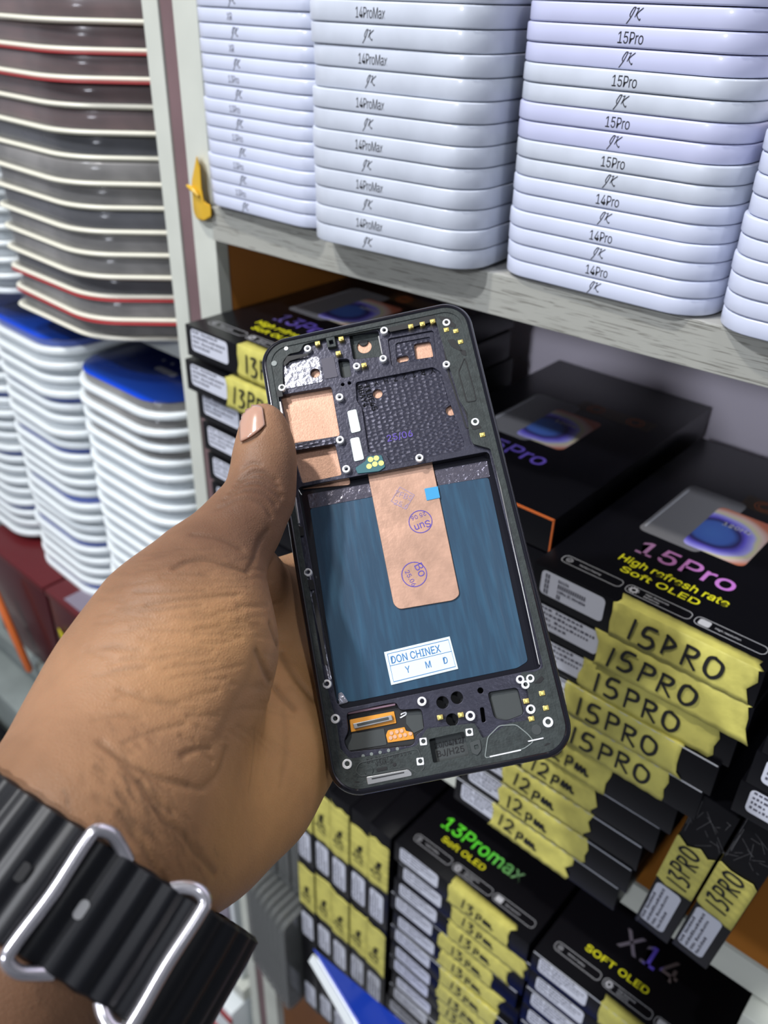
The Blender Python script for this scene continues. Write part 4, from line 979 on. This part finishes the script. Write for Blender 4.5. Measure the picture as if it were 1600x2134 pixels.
    for dx in (0, 1):
        for dy in (0, 1):
            for dz in (0, 1): c += S_[dx:n[0] - 1 + dx, dy:n[1] - 1 + dy, dz:n[2] - 1 + dz]
    act = (c > 0) & (c < 8); idx = np.full(act.shape, -1, dtype=np.int64); cells = np.argwhere(act); idx[act] = np.arange(len(cells))
    acc = np.zeros((len(cells), 3)); cnt = np.zeros(len(cells))
    for ax in range(3):
        for o1 in (0, 1):
            for o2 in (0, 1):
                off = np.zeros(3, int); oth = [q for q in range(3) if q != ax]; off[oth[0]] = o1; off[oth[1]] = o2
                a = cells + off; b = a.copy(); b[:, ax] += 1
                fa = F[tuple(a.T)]; fb = F[tuple(b.T)]; m = (fa < 0) != (fb < 0)
                t = np.where(m, fa / (fa - fb + 1e-12), 0)
                p = off + np.zeros((len(cells), 3)); p[:, ax] += t
                acc[m] += p[m]; cnt[m] += 1
    V = lo + h * (cells + acc / cnt[:, None])
    faces = []
    for ax in range(3):
        oth = [q for q in range(3) if q != ax]; u, v = oth
        sl0 = [slice(None)] * 3; sl1 = [slice(None)] * 3; sl0[ax] = slice(0, -1); sl1[ax] = slice(1, None)
        A = S_[tuple(sl0)]; B = S_[tuple(sl1)]; e = np.argwhere(A != B); e = e[(e[:, u] > 0) & (e[:, v] > 0) & (e[:, u] < n[u] - 1) & (e[:, v] < n[v] - 1)]
        ins = A[tuple(e.T)]
        q = []
        for du, dv in ((-1, -1), (0, -1), (0, 0), (-1, 0)):
            cc = e.copy(); cc[:, u] += du; cc[:, v] += dv; q.append(idx[tuple(cc.T)])
        q = np.stack(q, 1)
        flip = ins if ax != 1 else ~ins
        q[~flip] = q[~flip][:, ::-1]; faces.append(q)
    faces = np.concatenate(faces)
    faces = faces[(faces >= 0).all(1)]
    # light smoothing of the net
    me = bpy.data.meshes.new('hand'); me.vertices.add(len(V)); me.vertices.foreach_set('co', V.astype(np.float32).ravel())
    me.loops.add(len(faces) * 4); me.loops.foreach_set('vertex_index', faces.astype(np.int32).ravel())
    me.polygons.add(len(faces)); me.polygons.foreach_set('loop_start', np.arange(0, len(faces) * 4, 4, dtype=np.int32))
    me.update(calc_edges=True); me.validate()
    o = bpy.data.objects.new('person', me); COL.objects.link(o)
    s_ = o.modifiers.new('s', 'SMOOTH'); s_.factor = .5; s_.iterations = 3
    ss = o.modifiers.new('d', 'SUBSURF'); ss.levels = 1; ss.render_levels = 1
    dg = bpy.context.evaluated_depsgraph_get(); me2 = bpy.data.meshes.new_from_object(o.evaluated_get(dg)); o.modifiers.clear(); o.data = me2
    nv = len(me2.vertices); V = np.empty(nv * 3, dtype=np.float32); me2.vertices.foreach_get('co', V); V = V.reshape(-1, 3).astype(float)
    N = np.empty(nv * 3, dtype=np.float32); me2.vertices.foreach_get('normal', N); N = N.reshape(-1, 3).astype(float)
    return o, me2, V, N
hand_o, hand_me, HV, HN = hand()
from mathutils.bvhtree import BVHTree
hand_bvh = BVHTree.FromPolygons([tuple(v) for v in HV], [tuple(p.vertices) for p in hand_me.polygons])
def on_hand(px, py):
    d = Vector(ray(px, py)).normalized(); loc, nn, i, dist = hand_bvh.ray_cast(Vector(CAM), d); return loc, nn
rng = np.random.RandomState(4)
def crease(pts, depth, width, tone):
    q = [on_hand(x, y)[0] for x, y in smooth_poly(pts, 5)]; q = [np.array(v) for v in q if v is not None]
    return (q, depth, width, tone)
CR = [crease(p, d, w_, t) for p, d, w_, t in (
    ([(560, 1104), (540, 1130), (529, 1166), (516, 1192)], .0005, .0011, .4),
    ([(363, 1183), (394, 1168), (437, 1166), (481, 1179), (516, 1192)], .0008, .0010, .42),
    ([(402, 1113), (459, 1122), (503, 1144)], .0005, .0010, .25),
    ([(341, 1196), (437, 1201)], .0003, .0007, .2),
    ([(280, 1233), (350, 1233), (429, 1231)], .0003, .0007, .22),
    ([(306, 1260), (372, 1251), (437, 1244), (494, 1240)], .0004, .0008, .3),
    ([(290, 1275), (350, 1268), (420, 1262)], .0003, .0007, .2),
    ([(236, 1397), (302, 1393)], .0003, .0007, .2),
    ([(249, 1437), (297, 1454), (332, 1463), (372, 1467)], .0004, .0008, .25),
    ([(197, 1500), (262, 1489)], .0003, .0007, .2),
    ([(258, 1550), (306, 1529), (385, 1509)], .0003, .0008, .22),
    ([(210, 1546), (271, 1590), (332, 1620), (394, 1638)], .0006, .0011, .45),
    ([(534, 1358), (516, 1419), (481, 1476), (455, 1537), (424, 1559)], .0003, .0020, .22),  # soft shading beside the thumb muscle, darkened into the skin colour
    ([(536, 1358), (556, 1406), (582, 1445), (612, 1476)], .0008, .0012, .5),
    ([(564, 1301), (586, 1362), (621, 1419), (656, 1459)], .0008, .0012, .5),
    ([(472, 1559), (455, 1610), (420, 1642), (394, 1638)], .0004, .0010, .3),
    ([(380, 1575), (410, 1562), (440, 1560)], .0005, .0010, .3),
    ([(262, 1599), (306, 1651), (359, 1695)], .0004, .0009, .3),
    ([(293, 1627), (337, 1695), (388, 1749), (449, 1823)], .0005, .0010, .4),
    ([(250, 1695), (300, 1770), (351, 1857)], .0004, .0009, .3),
    ([(530, 1520), (528, 1590), (520, 1650)], .0003, .0010, .2),
    ([(590, 1480), (596, 1560), (585, 1640)], .0003, .0010, .2),
    # thumb knuckle wrinkles
    ([(500, 1000), (525, 985), (550, 985), (575, 1000)], .0007, .0009, .35),
    ([(490, 1012), (520, 996), (550, 997), (580, 1015)], .0006, .0008, .3),
    ([(480, 1026), (515, 1008), (550, 1010), (585, 1035)], .0006, .0009, .3),
    ([(468, 1040), (510, 1022), (550, 1028), (575, 1050)], .0005, .0009, .25),
    ([(508, 975), (525, 965), (542, 968)], .0005, .0007, .22),
    ([(455, 1060), (500, 1040), (545, 1048), (565, 1075)], .0004, .001, .2),
    # rim of the nail
    ([(503, 922), (520, 917), (538, 905), (546, 885), (545, 862)], .0006, .0007, .25))]
for _ in range(70):      # fine cross lines on the muscle and wrist
    x = rng.uniform(170, 560); y = rng.uniform(1120, 1560); a = rng.uniform(-.25, .3) if y < 1500 else rng.uniform(.2, .9); l = rng.uniform(25, 90)
    CR.append(crease([(x, y), (x + l * .5 * math.cos(a), y + l * .5 * math.sin(a) + rng.uniform(-3, 3)), (x + l * math.cos(a), y + l * math.sin(a))], rng.uniform(.00012, .0003), .0008, rng.uniform(.04, .12)))
for _ in range(150):     # fine hairs and wrinkles near the wrist
    x = 300 + rng.normal() * 60; y = 1640 + (x - 190) * .6 + rng.normal() * 55; a = rng.uniform(.75, 1.35); l = rng.uniform(14, 40)
    CR.append(crease([(x, y), (x + l * .5 * math.cos(a) + rng.uniform(-3, 3), y + l * .5 * math.sin(a)), (x + l * math.cos(a), y + l * math.sin(a))], .00005, .0005, rng.uniform(.15, .4)))
for _ in range(60):
    x = rng.uniform(190, 470); y = rng.uniform(1140, 1420); a = rng.uniform(-.22, .05); l = rng.uniform(30, 100)
    CR.append(crease([(x, y), (x + l * .5 * math.cos(a), y + l * .5 * math.sin(a) + rng.uniform(-3, 3)), (x + l * math.cos(a), y + l * math.sin(a))], .00015, .0006, rng.uniform(.08, .2)))
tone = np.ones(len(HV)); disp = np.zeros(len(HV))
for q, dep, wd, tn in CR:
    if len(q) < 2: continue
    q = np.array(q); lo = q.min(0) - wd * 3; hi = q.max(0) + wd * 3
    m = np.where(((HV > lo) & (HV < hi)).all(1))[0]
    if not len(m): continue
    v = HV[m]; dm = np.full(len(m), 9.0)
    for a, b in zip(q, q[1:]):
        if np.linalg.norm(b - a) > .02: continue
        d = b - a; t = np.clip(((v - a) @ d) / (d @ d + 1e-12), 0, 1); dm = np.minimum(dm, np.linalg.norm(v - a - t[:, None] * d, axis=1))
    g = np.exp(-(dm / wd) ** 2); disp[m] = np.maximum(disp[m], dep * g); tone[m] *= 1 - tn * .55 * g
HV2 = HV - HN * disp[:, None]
hand_me.vertices.foreach_set('co', HV2.astype(np.float32).ravel())
# skin colour zones follow the anatomy: knuckle and back of the thumb darker, palm and heel lighter
zone = np.zeros(len(HV)); dark = np.zeros(len(HV)); red = np.zeros(len(HV))
def zone_add(arr, px, py, rr_, amt):
    q, _n = on_hand(px, py)
    if q is None: return
    d = np.linalg.norm(HV - np.array(q), axis=1); np.maximum(arr, amt * np.exp(-(d / rr_) ** 2), out=arr)
for a in ((540, 1020, .016, 1), (500, 1070, .020, .95), (440, 1110, .020, .9), (370, 1150, .020, .8), (290, 1190, .018, .6), (590, 1200, .012, .8), (550, 940, .012, .5), (575, 1000, .014, .8), (230, 1240, .02, .4), (60, 1850, .05, .5), (120, 2060, .05, .8)): zone_add(dark, *a)
for a in ((620, 1560, .03, 1), (560, 1650, .03, 1), (480, 1740, .03, .9), (600, 1420, .03, .8), (380, 1800, .03, .6), (490, 1330, .022, .6), (420, 1420, .025, .45), (640, 1300, .02, .5)): zone_add(zone, *a)
base = np.array([.335, .180, .098]); pale = np.array([.70, .37, .145]); dk = np.array([.125, .060, .033])
colr = base[None] * np.ones((len(HV), 1)); colr = colr * (1 - zone[:, None]) + pale * zone[:, None]; colr = colr * (1 - dark[:, None]) + dk * dark[:, None]
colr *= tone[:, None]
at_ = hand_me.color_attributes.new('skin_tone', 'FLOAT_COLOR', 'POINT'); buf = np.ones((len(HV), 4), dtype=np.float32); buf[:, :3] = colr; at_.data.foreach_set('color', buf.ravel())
for p in hand_me.polygons: p.use_smooth = True
hand_me.update()
sk = mat('skin', (.3, .15, .08), .55, sss=.12, spec=.35); nt = sk.node_tree; b = nt.nodes['Principled BSDF']
vc = nt.nodes.new('ShaderNodeVertexColor'); vc.layer_name = 'skin_tone'
no = nt.nodes.new('ShaderNodeTexNoise'); no.inputs['Scale'].default_value = 140; no.inputs['Detail'].default_value = 5
tc = nt.nodes.new('ShaderNodeTexCoord'); nt.links.new(tc.outputs['Object'], no.inputs['Vector'])
mr = nt.nodes.new('ShaderNodeMapRange'); mr.inputs[3].default_value = .86; mr.inputs[4].default_value = 1.12; nt.links.new(no.outputs['Fac'], mr.inputs[0])
mx = nt.nodes.new('ShaderNodeVectorMath'); mx.operation = 'SCALE'; nt.links.new(vc.outputs['Color'], mx.inputs[0]); nt.links.new(mr.outputs[0], mx.inputs['Scale']); nt.links.new(mx.outputs[0], b.inputs['Base Color'])
vo = nt.nodes.new('ShaderNodeTexVoronoi'); vo.inputs['Scale'].default_value = 1100; vo.feature = 'DISTANCE_TO_EDGE'; nt.links.new(tc.outputs['Object'], vo.inputs['Vector'])
n2 = nt.nodes.new('ShaderNodeTexNoise'); n2.inputs['Scale'].default_value = 420; nt.links.new(tc.outputs['Object'], n2.inputs['Vector'])
ad = nt.nodes.new('ShaderNodeMath'); ad.operation = 'ADD'; nt.links.new(vo.outputs['Distance'], ad.inputs[0]); nt.links.new(n2.outputs['Fac'], ad.inputs[1])
bp = nt.nodes.new('ShaderNodeBump'); bp.inputs['Strength'].default_value = .35; bp.inputs['Distance'].default_value = .0004
nt.links.new(ad.outputs[0], bp.inputs['Height']); nt.links.new(bp.outputs[0], b.inputs['Normal'])
hand_me.materials.clear(); hand_me.materials.append(sk)
tag(hand_o, 'person whose bare left hand and forearm grip the open phone by its edge', 'person')
# thumbnail: a curved plate lying on the skin
nb = bmesh.new(); NU, NVv = 12, 12; grid = []
LQ = [(503, 925), (540, 908)]; c0 = (503, 921); c1 = (552, 887); t0 = (504, 857); t1 = (547, 851)
for i in range(NU + 1):
    row = []; u = i / NU
    for j in range(NVv + 1):
        v = j / NVv
        x = (c0[0] * (1 - u) + c1[0] * u) * (1 - v) + (t0[0] * (1 - u) + t1[0] * u) * v; y = (c0[1] * (1 - u) + c1[1] * u) * (1 - v) + (t0[1] * (1 - u) + t1[1] * u) * v
        y += (1 - v) * (-math.sin(u * math.pi) * -5) - v * math.sin(u * math.pi) * 6; x += -2.0 * math.sin(v * math.pi) * (1 - u)
        q, nn = on_hand(x, y); row.append((q, nn))
    grid.append(row)
vg = [[(nb.verts.new(q + nn * (.00035 + .0002 * math.sin(math.pi * i / NU))) if q is not None else None) for j, (q, nn) in enumerate(row)] for i, row in enumerate(grid)]
for i in range(NU):
    for j in range(NVv):
        f = (vg[i][j], vg[i + 1][j], vg[i + 1][j + 1], vg[i][j + 1])
        if all(f): nb.faces.new(f)
nm_ = ramp_mat('nail', 2, [(0, (.50, .27, .20)), (1, (.50, .27, .20))], .22)
nail = meshobj('thumbnail', nb, mat('nail_keratin', (.50, .29, .21), .2, coat=.6, sss=.1), hand_o)
sm = nail.modifiers.new('t', 'SOLIDIFY'); sm.thickness = .0006; sm.offset = 0
nail['label'] = 'pinkish glossy thumbnail'

# ------------------------------------------------------------------ watch strap
bx_c = Vector(P(164, 1864, .203)); rgt = Vector(R_[0]); dwn = Vector(R_[1]); fwd = Vector(R_[2])
axd = (Vector(P(164 + 56, 1864 - 82, .2075)) - bx_c).normalized()
per = (Vector(P(164 + 82, 1864 + 56, .205)) - bx_c); per = (per - axd * per.dot(axd)).normalized(); out_ = axd.cross(per).normalized()
if out_.dot(fwd) > 0: out_ = -out_
SA, SB = .0402, .0285
def band_pt(th, a, hgt):
    c, s_ = math.cos(th), math.sin(th); ex = 2 / 2.5
    x = SA * math.copysign(abs(c) ** ex, c); y = SB * math.copysign(abs(s_) ** ex, s_)
    nrm_ = (per * (c / SA) + out_ * (s_ / SB)).normalized()
    return bx_c + per * x + out_ * y + axd * a + nrm_ * hgt, nrm_
bm = bmesh.new(); NT = 520; prev = None; first = None; acc_l = 0; lastp = None
aw = .0128
for i in range(NT):
    th = 2 * math.pi * i / NT
    p_, n_ = band_pt(th, 0, 0)
    if lastp is not None: acc_l += (p_ - lastp).length
    lastp = p_
    rib = .5 - .5 * math.cos(2 * math.pi * acc_l / .0060); rib = rib ** .75
    ho = .0022 + .0010 * rib
    wv = .0003 * rib
    prof = [(-aw - wv, -.0004), (-aw - wv, ho * .5), (-aw * .96, ho * .92), (-aw * .5, ho), (0, ho), (aw * .5, ho), (aw * .96, ho * .92), (aw + wv, ho * .5), (aw + wv, -.0004)]
    cur = [bm.verts.new(band_pt(th, a, h_)[0]) for a, h_ in prof]
    if prev:
        for k in range(len(prof)): bm.faces.new((prev[k], prev[(k + 1) % len(prof)], cur[(k + 1) % len(prof)], cur[k]))
    else: first = cur
    prev = cur
for k in range(9): bm.faces.new((prev[k], prev[(k + 1) % 9], first[(k + 1) % 9], first[k]))
bmesh.ops.recalc_face_normals(bm, faces=bm.faces[:])
strap = meshobj('watch_strap', bm, M['strap']); tag(strap, 'ribbed black rubber watch strap with two steel loops around the wrist', 'watch strap')
def th_for(px, py):
    best = None
    for k in range(720):
        th = math.pi * k / 720
        q = band_pt(th, 0, .002)[0]; c = R_ @ (np.array(q) - CAM); u, v = 800 + FPX * c[0] / c[2], 1067 + FPX * c[1] / c[2]
        s_ = (u - px) * .82 + (v - py) * .56
        if best is None or abs(s_) < best[0]: best = (abs(s_), th)
    return best[1]
for mid, sg in (((118, 1848), 1), ((330, 2012), -1)):
    th0 = th_for(*mid); pts = []
    dth = lambda mm: -sg * mm / .034
    for s_, a, h_ in ((5.5, .0122, .0008), (4.0, .0138, .0018), (2.0, .0148, .0034), (0, .0138, .0044), (-.3, .0105, .0046), (0, 0, .0046), (-.3, -.0105, .0046), (0, -.0138, .0044), (2.0, -.0148, .0034), (4.0, -.0138, .0018), (5.5, -.0122, .0008)):
        pts.append(band_pt(th0 + dth(s_ * .001), a, h_)[0])
    dense = []
    for i in range(len(pts) - 1):
        p0 = pts[max(0, i - 1)]; p1 = pts[i]; p2 = pts[i + 1]; p3 = pts[min(len(pts) - 1, i + 2)]
        for k in range(5):
            t = k / 5; dense.append(.5 * ((2 * p1) + (p2 - p0) * t + (2 * p0 - 5 * p1 + 4 * p2 - p3) * t * t + (3 * p1 - p0 - 3 * p2 + p3) * t ** 3))
    dense.append(pts[-1]); bm = bmesh.new(); tube(bm, dense, .00155, 12); meshobj('metal_loop', bm, M['chrome'], strap)
# slot and pin holes on the strap
for px, py in ((55, 1806), (172, 1890)):
    th0 = th_for(px, py); q, n_ = band_pt(th0, 0, .0030)
    bm = bmesh.new(); loft(bm, [[(x, y, z) for x, y in rrect(.0022, .0040, .001, 4)] for z in (0, .0003)])
    o = meshobj('strap_hole', bm, M['steel'] if px > 100 else M['hole'], strap, False)
    tng = axd.cross(n_).normalized(); mw = Matrix((tng, axd, n_)).transposed().to_4x4(); mw.translation = q - n_ * .0003; o.matrix_world = mw
